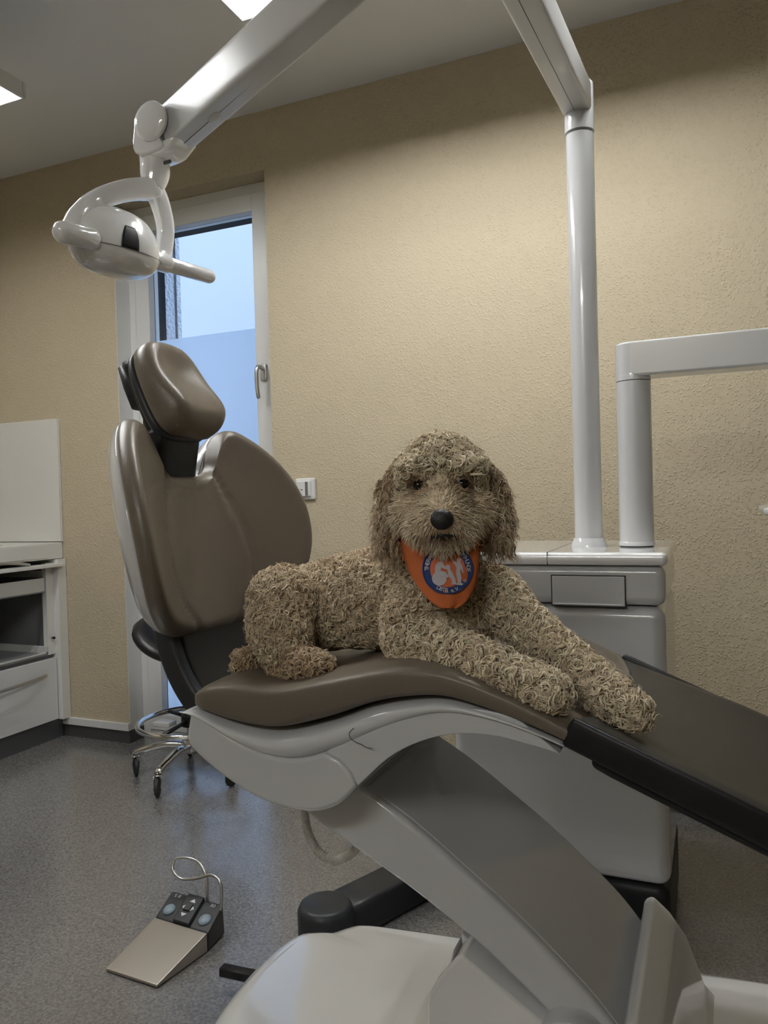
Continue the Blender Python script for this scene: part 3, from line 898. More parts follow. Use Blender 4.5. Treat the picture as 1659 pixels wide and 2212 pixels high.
rings = []
xs = np.concatenate([np.array([-0.788, -0.7865, -0.784, -0.780]), np.linspace(-0.775, -0.185, 44), np.array([-0.180])])
for x in xs:
    k = min(1, max(0, (x + 0.7885) / 0.04))
    wd = 0.256 * (0.80 + 0.20 * math.sqrt(max(0, 1 - (1 - k) ** 2)))
    zt, zb = SEAT_T(x), SEAT_B(x)
    y, zz = seat_section(x, wd, zt, max(min(zb, zt - 0.002), 0))
    fr = max(0, (x + 0.45) / 0.27)
    xo = x + 0.046 * fr ** 2 * (1 - (y / 0.26) ** 2)
    # the front lip keeps sloping down
    zz = zz - np.maximum(xo - x, 0) * 0.42
    rings.append(np.stack([xo, YC + y, zz], 1))
last = rings[-1]
c = last.mean(0)
for f, dx in ((0.96, 0.004), (0.86, 0.007), (0.5, 0.009)):
    r2 = last.copy()
    r2[:, 2] = c[2] + (last[:, 2] - c[2]) * f + (last[:, 2].mean() - c[2])
    r2[:, 1] = YC + (last[:, 1] - YC) * (1 - (1 - f) * 0.06)
    r2[:, 0] = last[:, 0] + dx
    rings.append(r2)
V, F = loft(rings)
mk('seat_cushion', V, F, LEATHER, ch, label='taupe wave-shaped seat cushion')

# white moulding under the cushion
rings = []
for x in np.concatenate([np.array([-0.795, -0.791, -0.783]), np.linspace(-0.77, -0.190, 44), np.array([-0.184])]):
    zt, zb = SEAT_B(x) + 0.001, SHELL_L(x)
    if x < -0.765:
        f = max(0.05, (x + 0.797) / 0.032) ** 0.5
        m_ = (zt + zb) / 2 - 0.006
        zt, zb = m_ + (zt - m_) * f, m_ - (m_ - zb) * f
    if x > -0.27: zb = max(zb, zt - 0.022 + (x + 0.27) * 0.12)
    n = 40
    t = np.linspace(0, 2 * math.pi, n, endpoint=False)
    c, s = np.cos(t), np.sin(t)
    rings.append(np.stack([np.full(n, x), YC + (0.2565 * np.sign(c) * np.abs(c) ** 0.28), (zt + zb) / 2 + (zt - zb) / 2 * np.sign(s) * np.abs(s) ** 0.85], 1))
V, F = loft(rings)
mk('seat_shell', V, F, WHITE, ch)
# lower cover and front bracket: seam between them
low = [(-0.790, 0.672), (-0.777, 0.652), (-0.718, 0.615), (-0.651, 0.588), (-0.574, 0.580), (-0.523, 0.595), (-0.4865, 0.629)]
lowf = [(-0.4855, 0.6305), (-0.424, 0.685), (-0.354, 0.717), (-0.288, 0.7245), (-0.235, 0.7175), (-0.190, 0.7085)]
seam = [(-0.4865, 0.629), (-0.497, 0.650), (-0.515, 0.666), (-0.540, 0.674)]
poly = [tuple(p) for p in cr(low, 5)] + seam[1:] + [(x, SHELL_L(x) + 0.012) for x in np.linspace(-0.56, -0.78, 12)]
prism('hinge_cover', poly, 'y', YC - 0.2505, YC + 0.2505, WHITE, ch, 0.008, 3, 40)
poly = [tuple(p) for p in cr(lowf, 5)] + [(x, SHELL_L(x) + 0.014) for x in np.linspace(-0.245, -0.53, 14)] + [(p[0] + 0.0018, p[1]) for p in seam[::-1]][:-1]
prism('seat_bracket', poly, 'y', YC - 0.2500, YC + 0.2500, WHITE, ch, 0.008, 3, 40)
sweep('button_outline', [at(px, py, 'y', YC - 0.2567) for px, py in cr([(764, 1573), (755, 1583), (757, 1594), (768, 1603), (781, 1608), (790, 1614), (805, 1617)], 4)], 0.0005, 0.0005, SEAM, ch, n=6)

# foot section
rings = []
for x in np.linspace(0, 1, 30):
    X = -0.172 + x * 0.62
    zt = 0.7605 - (X + 0.178) * 0.422
    wd = 0.253 - 0.02 * max(0, x - 0.6)
    n = 40
    t = np.linspace(0, 2 * math.pi, n, endpoint=False)
    c, s = np.cos(t), np.sin(t)
    y = wd * np.sign(c) * np.abs(c) ** 0.16
    zz = zt - 0.020 + 0.020 * np.sign(s) * np.abs(s) ** 0.45
    zz = zz - 0.010 * np.maximum(s, 0) * (np.clip(1 - (np.abs(y) / 0.215) ** 6, 0, 1))
    xo = X + 0.042 * (1 - x) * (1 - (y / 0.26) ** 2)
    zz = zz - (xo - X) * 0.422 - 0.016 * np.clip(y / 0.25, 0, 1) * max(0, 1 - 3 * x)
    rings.append(np.stack([xo, YC + y, zz], 1))
V, F = loft(rings)
lg = mk('foot_section', V, F, LEGMAT, ch, label='dark foot section covered in matt vinyl')
sweep('edge_guard', [(-0.176, YC - 0.2505, 0.7395), (0.10, YC - 0.2505, 0.623), (0.45, YC - 0.24, 0.4755)], 0.006, 0.0205, BLACKP, lg, exp=4, n=16, round_ends=True)
sweep('edge_guard', [(-0.165, YC + 0.2505, 0.7235), (0.10, YC + 0.2505, 0.6115), (0.45, YC + 0.24, 0.464)], 0.006, 0.0205, BLACKP, lg, exp=4, n=16, round_ends=True)
prism('foot_section_pan', [(-0.150, 0.7095), (0.30, 0.5205), (0.30, 0.500), (-0.13, 0.678), (-0.155, 0.690)], 'y', YC - 0.235, YC + 0.235, BLACKP, lg, 0.008)

# backrest: cushion, white shell, dark support
TA = math.atan2(0.065, 0.314)
NB = np.array((math.cos(TA), 0, math.sin(TA)))
def back_x(z): return -0.898 - 0.065 / 0.314 * (z - 0.797)
half = [(a * 1.03, b) for a, b in [(0.0, 0.797), (0.05, 0.799), (0.10, 0.808), (0.16, 0.829), (0.21, 0.861), (0.245, 0.900), (0.266, 0.960), (0.270, 1.03), (0.258, 1.09), (0.235, 1.14),
        (0.205, 1.177), (0.172, 1.203), (0.150, 1.211), (0.132, 1.205), (0.115, 1.186), (0.098, 1.155), (0.086, 1.128), (0.066, 1.114), (0.035, 1.111)]]
out = half + [(0.0, 1.111)] + [(-a, b) for a, b in half[:0:-1]]
OUT = cr(out, 5, True)
SEAMX = [(1.125, 0.070), (1.08, 0.088), (1.0, 0.118), (0.93, 0.130), (0.87, 0.112), (0.83, 0.075), (0.79, 0.045)]
def seam_at(z): return float(np.interp(z, [a for a, b in SEAMX][::-1], [b for a, b in SEAMX][::-1]))
def place_back(s, z, hgt):
    base = np.array((back_x(z) + 1.55 * s * s, YC + s, z))
    d = abs(abs(s) - seam_at(z))
    if hgt > 0.03:
        hgt = hgt - 0.0050 * math.exp(-(d / 0.0050) ** 2)
        if abs(s) < seam_at(z): hgt += 0.0022
    return base + NB * (hgt - 0.042)
R = 0.034
pr = [(0.0, 0.006)] + [(R * (1 - math.cos(q)) * 0.75, 0.010 + R * math.sin(q)) for q in np.linspace(0, math.pi / 2, 8)]
pr = [(a, b) for a, b in pr]
cushion('backrest_cushion', OUT, (0, 0.985), place_back, pr, LEATHER, ch, inner=26, back=[(0.10, 0.0), (0.012, 0.001), (0.004, 0.003)], label='taupe backrest cushion with two curved seams')
cushion('backrest_shell', OUT, (0, 0.985), lambda s, z, g: place_back(s, z, g), [(0.004, 0.004), (0.004, -0.004), (0.009, -0.014), (0.020, -0.024), (0.05, -0.033)], WHITE, ch, inner=8, back=[(0.06, 0.0035), (0.008, 0.0045)], label='white gloss backrest shell')
# dark curved support between seat and backrest
sp = cr([(-0.955, 0.93), (-0.945, 0.86), (-0.930, 0.79), (-0.905, 0.73), (-0.865, 0.68), (-0.81, 0.655), (-0.74, 0.65)], 5)
sweep('back_support', [(a, YC, b) for a, b in sp], 0.125, 0.026, DARKP, ch, up=(1, 0, 0.3), exp=7, n=28)
sweep('support_inlay', [(a + 0.0275 * (1 if True else 0), YC, b + 0.004) for a, b in sp[6:27]], 0.105, 0.002, BLACKP, ch, up=(1, 0, 0.3), exp=8, n=20)

# headrest: cushion, plate, bracket
HB = np.array((-0.950, YC - 0.010, 1.172)); HT = np.array((-1.045, YC - 0.010, 1.368))
hu = (HT - HB); HL = np.linalg.norm(hu); hu /= HL
hn = np.array((hu[2], 0, -hu[0]))
hh = [(0.0, 0.0), (0.06, 0.002), (0.095, 0.010), (0.116, 0.030), (0.124, 0.065), (0.124, 0.11), (0.116, 0.155), (0.098, 0.190), (0.068, 0.211), (0.03, 0.218)]
hh = [(a * 0.69, b * 0.94) for a, b in hh]
ho = cr(hh + [(0.0, 0.206)] + [(-a, b) for a, b in hh[:0:-1]], 5, True)
def place_head(s, t, g):
    if g > 0.02:
        v = t / 0.218
        dip = 0.030 * math.exp(-((v - 0.62) / 0.26) ** 2) * math.exp(-(s / 0.075) ** 2)
        rid = 0.010 * math.exp(-((abs(s) - 0.085) / 0.022) ** 2) * (1 - v) ** 0.3 if v < 1 else 0
        lowb = 0.010 * math.exp(-((v - 0.20) / 0.20) ** 2)
        k = (g - 0.02) / 0.06
        g = g + (rid + lowb - dip) * min(k, 1)
    return HB + hu * t + np.array((0, s, 0)) + hn * g
R = 0.040
pr = [(0.0, 0.010)] + [(R * (1 - math.cos(q)) * 0.9, 0.024 + R * math.sin(q)) for q in np.linspace(0, math.pi / 2, 10)]
cushion('headrest_cushion', ho, (0, 0.11), place_head, pr, LEATHER, ch, inner=20, back=[(0.06, 0.004), (0.006, 0.004)], label='taupe padded headrest cushion')
hp_ = [(a * 0.94, 0.11 + (b - 0.11) * 0.97) for a, b in ho]
cushion('headrest_plate', hp_, (0, 0.11), lambda s, t, g: HB + hu * t + np.array((0, s, 0)) + hn * g, [(0.0, 0.002), (0.0, -0.012), (0.006, -0.018), (0.02, -0.022)], DARKP, ch, inner=5, back=[(0.05, 0.003)])
bp_ = cr([(-1.05, 1.335), (-1.025, 1.27), (-1.000, 1.215), (-0.985, 1.185), (-0.990, 1.150), (-0.998, 1.10), (-1.000, 1.05)], 5)
sweep('headrest_bracket', [(a, YC - 0.012, b) for a, b in bp_], [0.05] * 14 + [0.062] * 17, [0.020] * 10 + [0.026] * 21, BLACKP, ch, up=(1, 0, 0.2), exp=5, n=24)
sweep('bracket_cover', [(-1.075, YC, 1.325), (-1.058, YC, 1.285), (-1.040, YC, 1.245)], 0.055, [0.010, 0.016, 0.016], DARKP, ch, up=(1, 0, 0.4), exp=5, n=20)

# lift arm
AY0, AY1 = 1.10, 1.43
topc = cr([(-0.66, 0.655), (-0.60, 0.633), (-0.521, 0.587), (-0.44, 0.540), (-0.358, 0.482), (-0.285, 0.428), (-0.212, 0.366), (-0.160, 0.316), (-0.122, 0.265), (-0.105, 0.21)], 5)
botc = cr([(-0.15, 0.17), (-0.185, 0.225), (-0.224, 0.282), (-0.290, 0.338), (-0.357, 0.386), (-0.45, 0.441), (-0.54, 0.487), (-0.623, 0.531), (-0.67, 0.57)], 5)
la = prism('lift_arm', [tuple(p) for p in topc] + [tuple(p) for p in botc], 'y', AY0, AY1, WHITE, ch, 0.012, 4, 35)
tc_ = [p for p in topc if -0.535 < p[0]]
nv = []
for i, p in enumerate(tc_):
    a = tc_[max(i - 1, 0)]; b = tc_[min(i + 1, len(tc_) - 1)]
    tg = (b - a) / np.linalg.norm(b - a)
    nv.append(np.array((-tg[1], tg[0])))
poly = [tuple(p + n_ * 0.0012) for p, n_ in zip(tc_, nv)] + [tuple(p - n_ * 0.010) for p, n_ in list(zip(tc_, nv))[::-1]]
prism('arm_cover', poly, 'y', AY0 + 0.016, AY1 - 0.016, WHITE, la, 0.001, 1)
link = cr([(-0.372, 0.375), (-0.30, 0.322), (-0.22, 0.262), (-0.165, 0.20)], 4)
prism('lower_link', [tuple(p) for p in link] + [(-0.20, 0.14), (-0.30, 0.20), (-0.368, 0.31)], 'y', AY0 + 0.02, AY1 - 0.02, WHITE, ch, 0.006)
lathe('pivot_cap', [(0.052, -0.01), (0.052, 0.030), (0.049, 0.037), (0.042, 0.040)], (-0.197, AY0 + 0.004, 0.262), WHITE, ch, (0, -1, 0), 48)

# base on the floor
far = [(-0.862, 1.16), (-0.868, 1.27), (-0.855, 1.375), (-0.822, 1.405), (-0.790, 1.418), (-0.765, 1.450), (-0.735, 1.472), (-0.64, 1.490), (-0.511, 1.512), (-0.30, 1.535), (-0.066, 1.560), (0.20, 1.570), (0.42, 1.55), (0.50, 1.48)]
near = [(0.50, 1.05), (0.42, 0.985), (0.0, 0.96), (-0.40, 0.955), (-0.70, 0.965), (-0.80, 1.0), (-0.842, 1.07)]
pl = cr(far + near, 4, True)
rings = []
cpl = np.array((-0.2, 1.26))
for ins, z in ((0.0, 0.0), (-0.004, 0.012), (0.0, 0.05), (0.006, 0.085), (0.016, 0.115), (0.030, 0.136), (0.048, 0.148), (0.070, 0.1535)):
    d = np.linalg.norm(pl - cpl, axis=1)
    q = cpl + (pl - cpl) * (1 - ins / d)[:, None]
    rings.append(np.column_stack([q, np.full(len(q), z)]))
q = rings[-1]
for f in (0.8, 0.6, 0.4, 0.2):
    r2 = q.copy()
    r2[:, :2] = cpl + (q[:, :2] - cpl) * f
    r2[:, 2] = 0.1535 + 0.004 * (1 - f * f)
    rings.append(r2)
V, F = loft(rings)
mk('base_cover', V, F, WHITE2, ch)
hy = 1.075
p1, p2, p3 = at(925, 2150, 'y', hy), at(1000, 2062, 'y', hy), at(1165, 2205, 'y', hy)
pl = [(p1[0] - 0.002, 0.14), (p1[0] - 0.003, p1[2] - 0.02), (p1[0], p1[2]), (p1[0] + 0.014, p1[2] + 0.026), (p2[0] - 0.012, p2[2] - 0.008), (p2[0], p2[2]), (p2[0] + 0.004, p2[2] - 0.006), (p3[0], p3[2]), (-0.13, 0.20), (-0.10, 0.14)]
prism('pivot_cowl', pl, 'y', hy, 1.455, WHITE2, ch, 0.014, 4, 25)
ty_ = 1.36
t1, t2, t3, t4 = at(1380, 1997, 'y', ty_), at(1398, 1990, 'y', ty_), at(1440, 2030, 'y', ty_), at(1478, 2085, 'y', ty_)
pl = [(t1[0] - 0.012, 0.13), (t1[0] - 0.002, t1[2] - 0.06), (t1[0], t1[2] - 0.006), (t1[0] + 0.006, t1[2]), (t2[0] + 0.002, t2[2] - 0.001), (t3[0], t3[2]), (t4[0], t4[2]), (t4[0] + 0.03, 0.17), (t4[0] + 0.06, 0.14)]
prism('pivot_tower', [tuple(p) for p in pl], 'y', 1.09, 1.46, WHITE2, ch, 0.016, 4, 25)
p = at(480, 2095, 'z', 0.045); q_ = at(560, 2112, 'z', 0.045)
sweep('release_lever', [p, q_], 0.012, 0.010, BLACKP, ch, exp=6, n=16)
ho_ = cr([at(a, b, 'y', 1.32) for a, b in [(657, 1735), (660, 1775), (668, 1805), (690, 1842), (725, 1858), (760, 1842), (785, 1812), (800, 1780)]], 16)
rr = 0.0085 + 0.0010 * np.cos(np.arange(len(ho_)) * 2 * math.pi / 3)
sweep('cable_hose', ho_, rr, rr, HOSE, ch, n=12, label='grey corrugated hose loop')

# ------------------------------------------------------------------ dog
def P(px, py, y): return at(px, py, 'y', y)
Hc = P(955, 1062, 1.135)
fd = np.array((CAM[0] - Hc[0], CAM[1] - Hc[1], 0)); fd /= np.linalg.norm(fd)
sd = np.array((-fd[1], fd[0], 0))
def hq(px, py, c):
    D = 1.18 - c
    return Hc + sd * ((px - 955) * D / 1660) + ZZ * ((1062 - py) * D / 1660) + fd * c

PR = []            # (centre, radii along sd, z, fd, tag)
def ball(c, r, tg):
    r = np.broadcast_to(np.asarray(r, float), (3,))
    PR.append((np.asarray(c, float), r, tg))
def chain(pts, tg, step=0.35):
    for (a, ra), (b, rb) in zip(pts[:-1], pts[1:]):
        a, b = np.asarray(a, float), np.asarray(b, float)
        n = max(2, int(np.linalg.norm(b - a) / (step * min(ra, rb))))
        for k in range(n):
            t = k / n
            ball(a + (b - a) * t, ra + (rb - ra) * t, tg)
    ball(pts[-1][0], pts[-1][1], tg)

chain([((-0.690, 1.215, 0.845), 0.075), ((-0.60, 1.21, 0.866), 0.080), ((-0.50, 1.205, 0.878), 0.088), ((-0.425, 1.195, 0.878), 0.086)], 'body')
ball((-0.392, 1.155, 0.852), 0.070, 'body')
ball(P(900, 1335, 1.115), 0.050, 'body')
ball(P(1050, 1290, 1.19), 0.050, 'body')
chain([(P(930, 1270, 1.195), 0.080), (P(948, 1170, 1.18), 0.060), (P(953, 1100, 1.16), 0.056)], 'body')
# head
ball(hq(955, 1042, 0.0), (0.062, 0.057, 0.064), 'head')
ball(hq(955, 1000, 0.0), (0.050, 0.040, 0.052), 'head')
ball(hq(893, 1108, 0.022), 0.036, 'face')
ball(hq(1017, 1106, 0.022), 0.036, 'face')
ball(hq(955, 1065, 0.040), (0.040, 0.034, 0.040), 'bridge')
ball(hq(900, 1016, 0.048), (0.024, 0.015, 0.020), 'head')
ball(hq(893, 1016, -0.004), 0.026, 'head')
ball(hq(1017, 1016, -0.004), 0.026, 'head')
ball(hq(1004, 1014, 0.048), (0.024, 0.015, 0.020), 'head')
chain([(hq(955, 1100, 0.050), 0.043), (hq(954, 1122, 0.092), 0.032)], 'muzzle')
ball(hq(921, 1138, 0.078), 0.030, 'muzzle')
ball(hq(987, 1137, 0.078), 0.030, 'muzzle')
chain([(hq(956, 1168, 0.085), 0.019), (hq(956, 1158, 0.03), 0.035)], 'muzzle')
chain([(hq(868, 1005, -0.006), 0.014), (hq(846, 1040, -0.006), 0.016), (hq(838, 1110, 0.0), 0.019), (hq(836, 1165, 0.004), 0.017)], 'ear')
chain([(hq(1040, 1005, -0.006), 0.014), (hq(1062, 1040, -0.006), 0.016), (hq(1072, 1110, 0.0), 0.019), (hq(1076, 1165, 0.004), 0.017)], 'ear')
# limbs
chain([(P(612, 1300, 1.125), 0.056), (P(606, 1350, 1.10), 0.050), (P(615, 1400, 1.085), 0.036)], 'body')
chain([(P(612, 1430, 1.075), 0.022), (P(650, 1438, 1.062), 0.023), (P(688, 1440, 1.055), 0.020)], 'hind')
chain([(P(533, 1433, 1.10), 0.022), (P(565, 1420, 1.13), 0.018)], 'hind')
chain([(P(890, 1375, 1.10), 0.040), (P(965, 1402, 1.07), 0.029), (P(1075, 1447, 1.045), 0.024), (P(1150, 1480, 1.035), 0.024), (P(1188, 1497, 1.030), 0.024)], 'leg')
chain([(P(1060, 1290, 1.19), 0.046), (P(1125, 1345, 1.165), 0.032), (P(1212, 1412, 1.135), 0.025), (P(1298, 1486, 1.105), 0.024), (P(1345, 1526, 1.085), 0.025), (P(1368, 1540, 1.08), 0.020)], 'leg')

bm = bmesh.new()
for c, r, tg in PR:
    M = Matrix(((sd[0] * r[0], fd[0] * r[2], 0, c[0]), (sd[1] * r[0], fd[1] * r[2], 0, c[1]), (0, 0, r[1], c[2]), (0, 0, 0, 1)))
    bmesh.ops.create_icosphere(bm, subdivisions=3, radius=1.0, matrix=M)
me = bpy.data.meshes.new('tmp')
bm.to_mesh(me); bm.free()
tmp = bpy.data.objects.new('tmp', me)
COL.objects.link(tmp)
md = tmp.modifiers.new('r', 'REMESH'); md.mode = 'VOXEL'; md.voxel_size = 0.0048
md = tmp.modifiers.new('s', 'SMOOTH'); md.iterations = 6; md.factor = 0.5
dg = bpy.context.evaluated_depsgraph_get(); dg.update()
ev = tmp.evaluated_get(dg)
bmesh_ = bpy.data.meshes.new_from_object(ev)
bpy.data.objects.remove(tmp)
bmesh_.calc_loop_triangles()
BV = np.empty(len(bmesh_.vertices) * 3); bmesh_.vertices.foreach_get('co', BV); BV = BV.reshape(-1, 3)
BT = np.empty(len(bmesh_.loop_triangles) * 3, dtype=np.int64); bmesh_.loop_triangles.foreach_get('vertices', BT); BT = BT.reshape(-1, 3)
BP = [tuple(p.vertices) for p in bmesh_.polygons]
bpy.data.meshes.remove(bmesh_)
dog = thing('dog', (-0.45, 1.2, 0.78), 'curly apricot doodle dog lying on the chair facing the camera', 'dog')

PC = np.array([p[0] for p in PR]); PRAD = np.array([p[1] for p in PR]); PT = np.array([p[2] for p in PR])
def tags_of(Q):
    out = np.empty(len(Q), dtype=PT.dtype)
    for i in range(0, len(Q), 4000):
        d = np.linalg.norm(Q[i:i + 4000, None] - PC[None], axis=2) - PRAD.mean(1)[None]
        out[i:i + 4000] = PT[d.argmin(1)]
    return out
def set_attr(me, name, vals):
    a = me.attributes.new(name, 'FLOAT', 'POINT')
    a.data.foreach_set('value', np.asarray(vals, dtype=np.float32))

PIG = {'head': 1.0, 'face': 0.78, 'bridge': 0.92, 'muzzle': 0.80, 'ear': 0.58, 'body': 0.70, 'hind': 0.48, 'leg': 0.84}  # pale head coat, lightened further for the lamp light falling on it
bt = tags_of(BV)
body = mk('body', BV, BP, FUR, dog)
set_attr(body.data, 'pigment', [PIG[t] * 0.92 for t in bt])
set_attr(body.data, 'strand', np.full(len(BV), 0.2))

# features of the face
nose = ellipsoid('nose', hq(953, 1124, 0.121), (sd * 0.0165, fd * 0.0105, (ZZ - fd * 0.12) * 0.0150), NOSE, dog, 28, label='black nose')
for s in (-1, 1):
    c = hq(953 + s * 12, 1131, 0.1275)
    ellipsoid('nostril', c, (sd * 0.0042, fd * 0.0022, ZZ * 0.0030), SKIN, nose, 12)
for px in (905, 1000):
    ellipsoid('eye', hq(px, 1047, 0.0580), (sd * 0.0095, fd * 0.0075, ZZ * 0.0080), EYE, dog, 24, label='dark shiny eye')
sweep('mouth', cr([hq(926, 1162, 0.108), hq(938, 1162, 0.117), hq(954, 1159, 0.122), hq(970, 1161, 0.118), hq(984, 1161, 0.108)], 5), 0.0018, 0.0022, SKIN, dog, n=8)

# ------------------------------------------------------------------ bandana with round patch
BR = [(1128, 874, 1030), (1165, 866, 1033), (1200, 871, 1034), (1235, 884, 1032), (1265, 901, 1027), (1290, 921, 1014), (1305, 938, 1000), (1314, 955, 984)]
def yb(px, py):
    return float(np.interp(py, [1120, 1180, 1240, 1320], [1.088, 1.070, 1.060, 1.052])) + 0.022 * ((px - 952) / 82) ** 2
def PB(px, py, e=0.0): return at(px, py, 'y', yb(px, py) - e)
bn = thing('bandana', PB(955, 1300), 'orange bandana with round blue therapy dog patch on the dog\'s chest', 'bandana')
bc = cr(np.array(BR, float), 4)
nu = 18
def cloth_pt(r, u, e):
    py, l, rr_ = r
    px = l + (rr_ - l) * u
    fold = 0.002 * math.sin(u * 7 + py * 0.03) + 0.0015 * math.sin(u * 13 - py * 0.05)
    return at(px, py, 'y', yb(px, py) - e + fold)
V = [cloth_pt(r, j / nu, 0.0) for r in bc for j in range(nu + 1)]
nr = len(bc)
F = [(i * (nu + 1) + j, i * (nu + 1) + j + 1, (i + 1) * (nu + 1) + j + 1, (i + 1) * (nu + 1) + j) for i in range(nr - 1) for j in range(nu)]
cl = mk('cloth', V, F, ORANGE, bn)
md = cl.modifiers.new('sol', 'SOLIDIFY'); md.thickness = 0.0022; md.offset = 0
nk = P(945, 1170, 1.175)
aa = np.linspace(0, 2 * math.pi, 40, endpoint=False)
sweep('neck_band', np.stack([nk[0] + 0.076 * np.cos(aa), nk[1] + 0.080 * np.sin(aa), nk[2] + 0.012 * np.sin(aa) + 0.004], 1), 0.004, 0.018, ORANGE, bn, closed=True, n=10)
PCX, PCY = 967.0, 1229.0
def disc(name, r, e, m, parent, yscale=1.0):
    V = [PB(PCX, PCY, e)]; F = []; K = 48
    rs = [r * 0.34, r * 0.67, r]
    for q in rs:
        for k in range(K):
            V.append(PB(PCX + q * math.cos(2 * math.pi * k / K), PCY + q * yscale * math.sin(2 * math.pi * k / K), e))
    for k in range(K):
        F.append((0, 1 + k, 1 + (k + 1) % K))
        for b in range(len(rs) - 1):
            F.append((1 + b * K + k, 1 + (b + 1) * K + k, 1 + (b + 1) * K + (k + 1) % K, 1 + b * K + (k + 1) % K))
    return mk(name, V, F, m, parent)
pt = disc('patch', 54, 0.0036, BLUE, bn)
pt['label'] = 'round blue and orange embroidered patch'
sweep('stitched_edge', [PB(PCX + 53.5 * math.cos(a), PCY + 53.5 * math.sin(a), 0.0036) for a in aa], 0.0013, 0.0012, BLUE, pt, up=fd, closed=True, n=8)
disc('patch_centre', 38, 0.0042, ORANGE2, pt, 1.05)
def zpx(p): return (p[0] / 4.608 + 780, p[1] / 4.608 + 900)
def flat(name, poly, e, m, parent):
    n = len(poly)
    V = [PB(*p, e) for p in poly] + [PB(*p, e - 0.0005) for p in poly]
    F = [tuple(range(n)), tuple(range(2 * n - 1, n - 1, -1))] + [(k, (k + 1) % n, n + (k + 1) % n, n + k) for k in range(n)]
    return mk(name, V, F, m, parent, smooth=False)
def zcircle(cx, cy, r, n=24): return [zpx((cx + r * math.cos(2 * math.pi * k / n), cy + r * math.sin(2 * math.pi * k / n))) for k in range(n)]
E1 = 0.0050
flat('emblem_ball', zcircle(778, 1610, 72, 36), E1, THREAD, pt)
flat('emblem_small_ball', zcircle(887, 1377, 20), E1, THREAD, pt)
pe = flat('emblem_person', [zpx(p) for p in [(745, 1580), (735, 1530), (742, 1480), (765, 1448), (790, 1440), (812, 1450), (826, 1480), (862, 1508), (856, 1522), (816, 1507), (800, 1500), (792, 1532), (845, 1548), (872, 1588), (862, 1606), (835, 1590), (800, 1585)]], E1 + 0.0003, THREAD, pt)
flat('emblem_head', zcircle(806, 1416, 24), E1, THREAD, pt)
flat('emblem_child', [zpx(p) for p in [(896, 1408), (906, 1408), (928, 1440), (955, 1450), (986, 1448), (1006, 1480), (1022, 1550), (1009, 1558), (994, 1512), (986, 1540), (996, 1590), (997, 1655), (1022, 1664), (1000, 1680), (945, 1674), (955, 1655), (962, 1650), (944, 1560), (948, 1500), (922, 1460)]], E1 + 0.0002, THREAD, pt)
flat('emblem_head', zcircle(974, 1428, 22), E1, THREAD, pt)
flat('emblem_dog', [zpx(p) for p in [(842, 1482), (858, 1472), (884, 1478), (892, 1500), (888, 1520), (912, 1556), (938, 1612), (950, 1668), (886, 1672), (908, 1658), (900, 1625), (868, 1585), (862, 1540), (856, 1505)]], E1 + 0.0004, THREAD, pt)
LV, LF = [], []
def put_char(ch_, cx, cy, rot, size):
    V, F = textmesh(ch_, size, 0.022)
    if not V: return
    o_ = len(LV)
    mid = size * 0.35
    for v in V:
        x, y = v[0], v[1] - mid
        X = cx + x * math.cos(rot) + y * math.sin(rot)
        Y = cy + x * math.sin(rot) - y * math.cos(rot)
        LV.append(PB(X, Y, 0.0046))
    LF.extend([tuple(i + o_ for i in f) for f in F])
txt = 'THERAPIE- UND BEGLEITHUNDE'
WID = {'I': 0.5, '-': 0.6, ' ': 0.55}
ws = [WID.get(c, 1.0) for c in txt]
cum = np.cumsum(ws) - np.array(ws) / 2
for c, q in zip(txt, cum / sum(ws)):
    a = math.radians(184 - q * 192)
    put_char(c, PCX + 45.5 * math.cos(a), PCY - 45.5 * math.sin(a), math.pi / 2 - a, 12.5)
for k, c in enumerate('DBTB e.V.'):
    a = math.radians(270 + (k - 3.9) * 7.4 - (2 if k > 5 else 0))
    put_char(c, PCX + 46 * math.cos(a) + 3, PCY - 46 * math.sin(a), -(a - 1.5 * math.pi), 12.5)
c_ = zpx((1033, 1634))
put_char('R', c_[0], c_[1], 0, 5)
o_ = len(LV)
for k in range(16):
    for r_ in (3.0, 3.8):
        LV.append(PB(c_[0] + r_ * math.cos(k * math.pi / 8), c_[1] + r_ * math.sin(k * math.pi / 8), 0.0046))
LF.extend([(o_ + 2 * k, o_ + 2 * k + 1, o_ + (2 * k + 3) % 32, o_ + (2 * k + 2) % 32) for k in range(16)])
mk('lettering', LV, LF, THREAD, pt, smooth=False)

# ------------------------------------------------------------------ fur: real curls grown from the skin
A_, B_, C_ = BV[BT[:, 0]], BV[BT[:, 1]], BV[BT[:, 2]]
cr_ = np.cross(B_ - A_, C_ - A_)
area = np.linalg.norm(cr_, axis=1) / 2
def roots(N):
    i = rng.choice(len(BT), N, p=area / area.sum())
    u, v = rng.random(N), rng.random(N)
    f = u + v > 1
    u[f], v[f] = 1 - u[f], 1 - v[f]
    p = A_[i] + (B_[i] - A_[i]) * u[:, None] + (C_[i] - A_[i]) * v[:, None]
    n = cr_[i] / (2 * area[i])[:, None]
    return p, n
def to_px(Q):
    d = Q - CAM
    z = d @ CF
    return IW / 2 + FPX * (d @ CR) / z, IH / 2 - FPX * (d @ CU) / z
FV, FF, FP, FS = [], [], [], []
NV = [0]
def unit(v): return v / np.maximum(np.linalg.norm(v, axis=-1, keepdims=True), 1e-9)
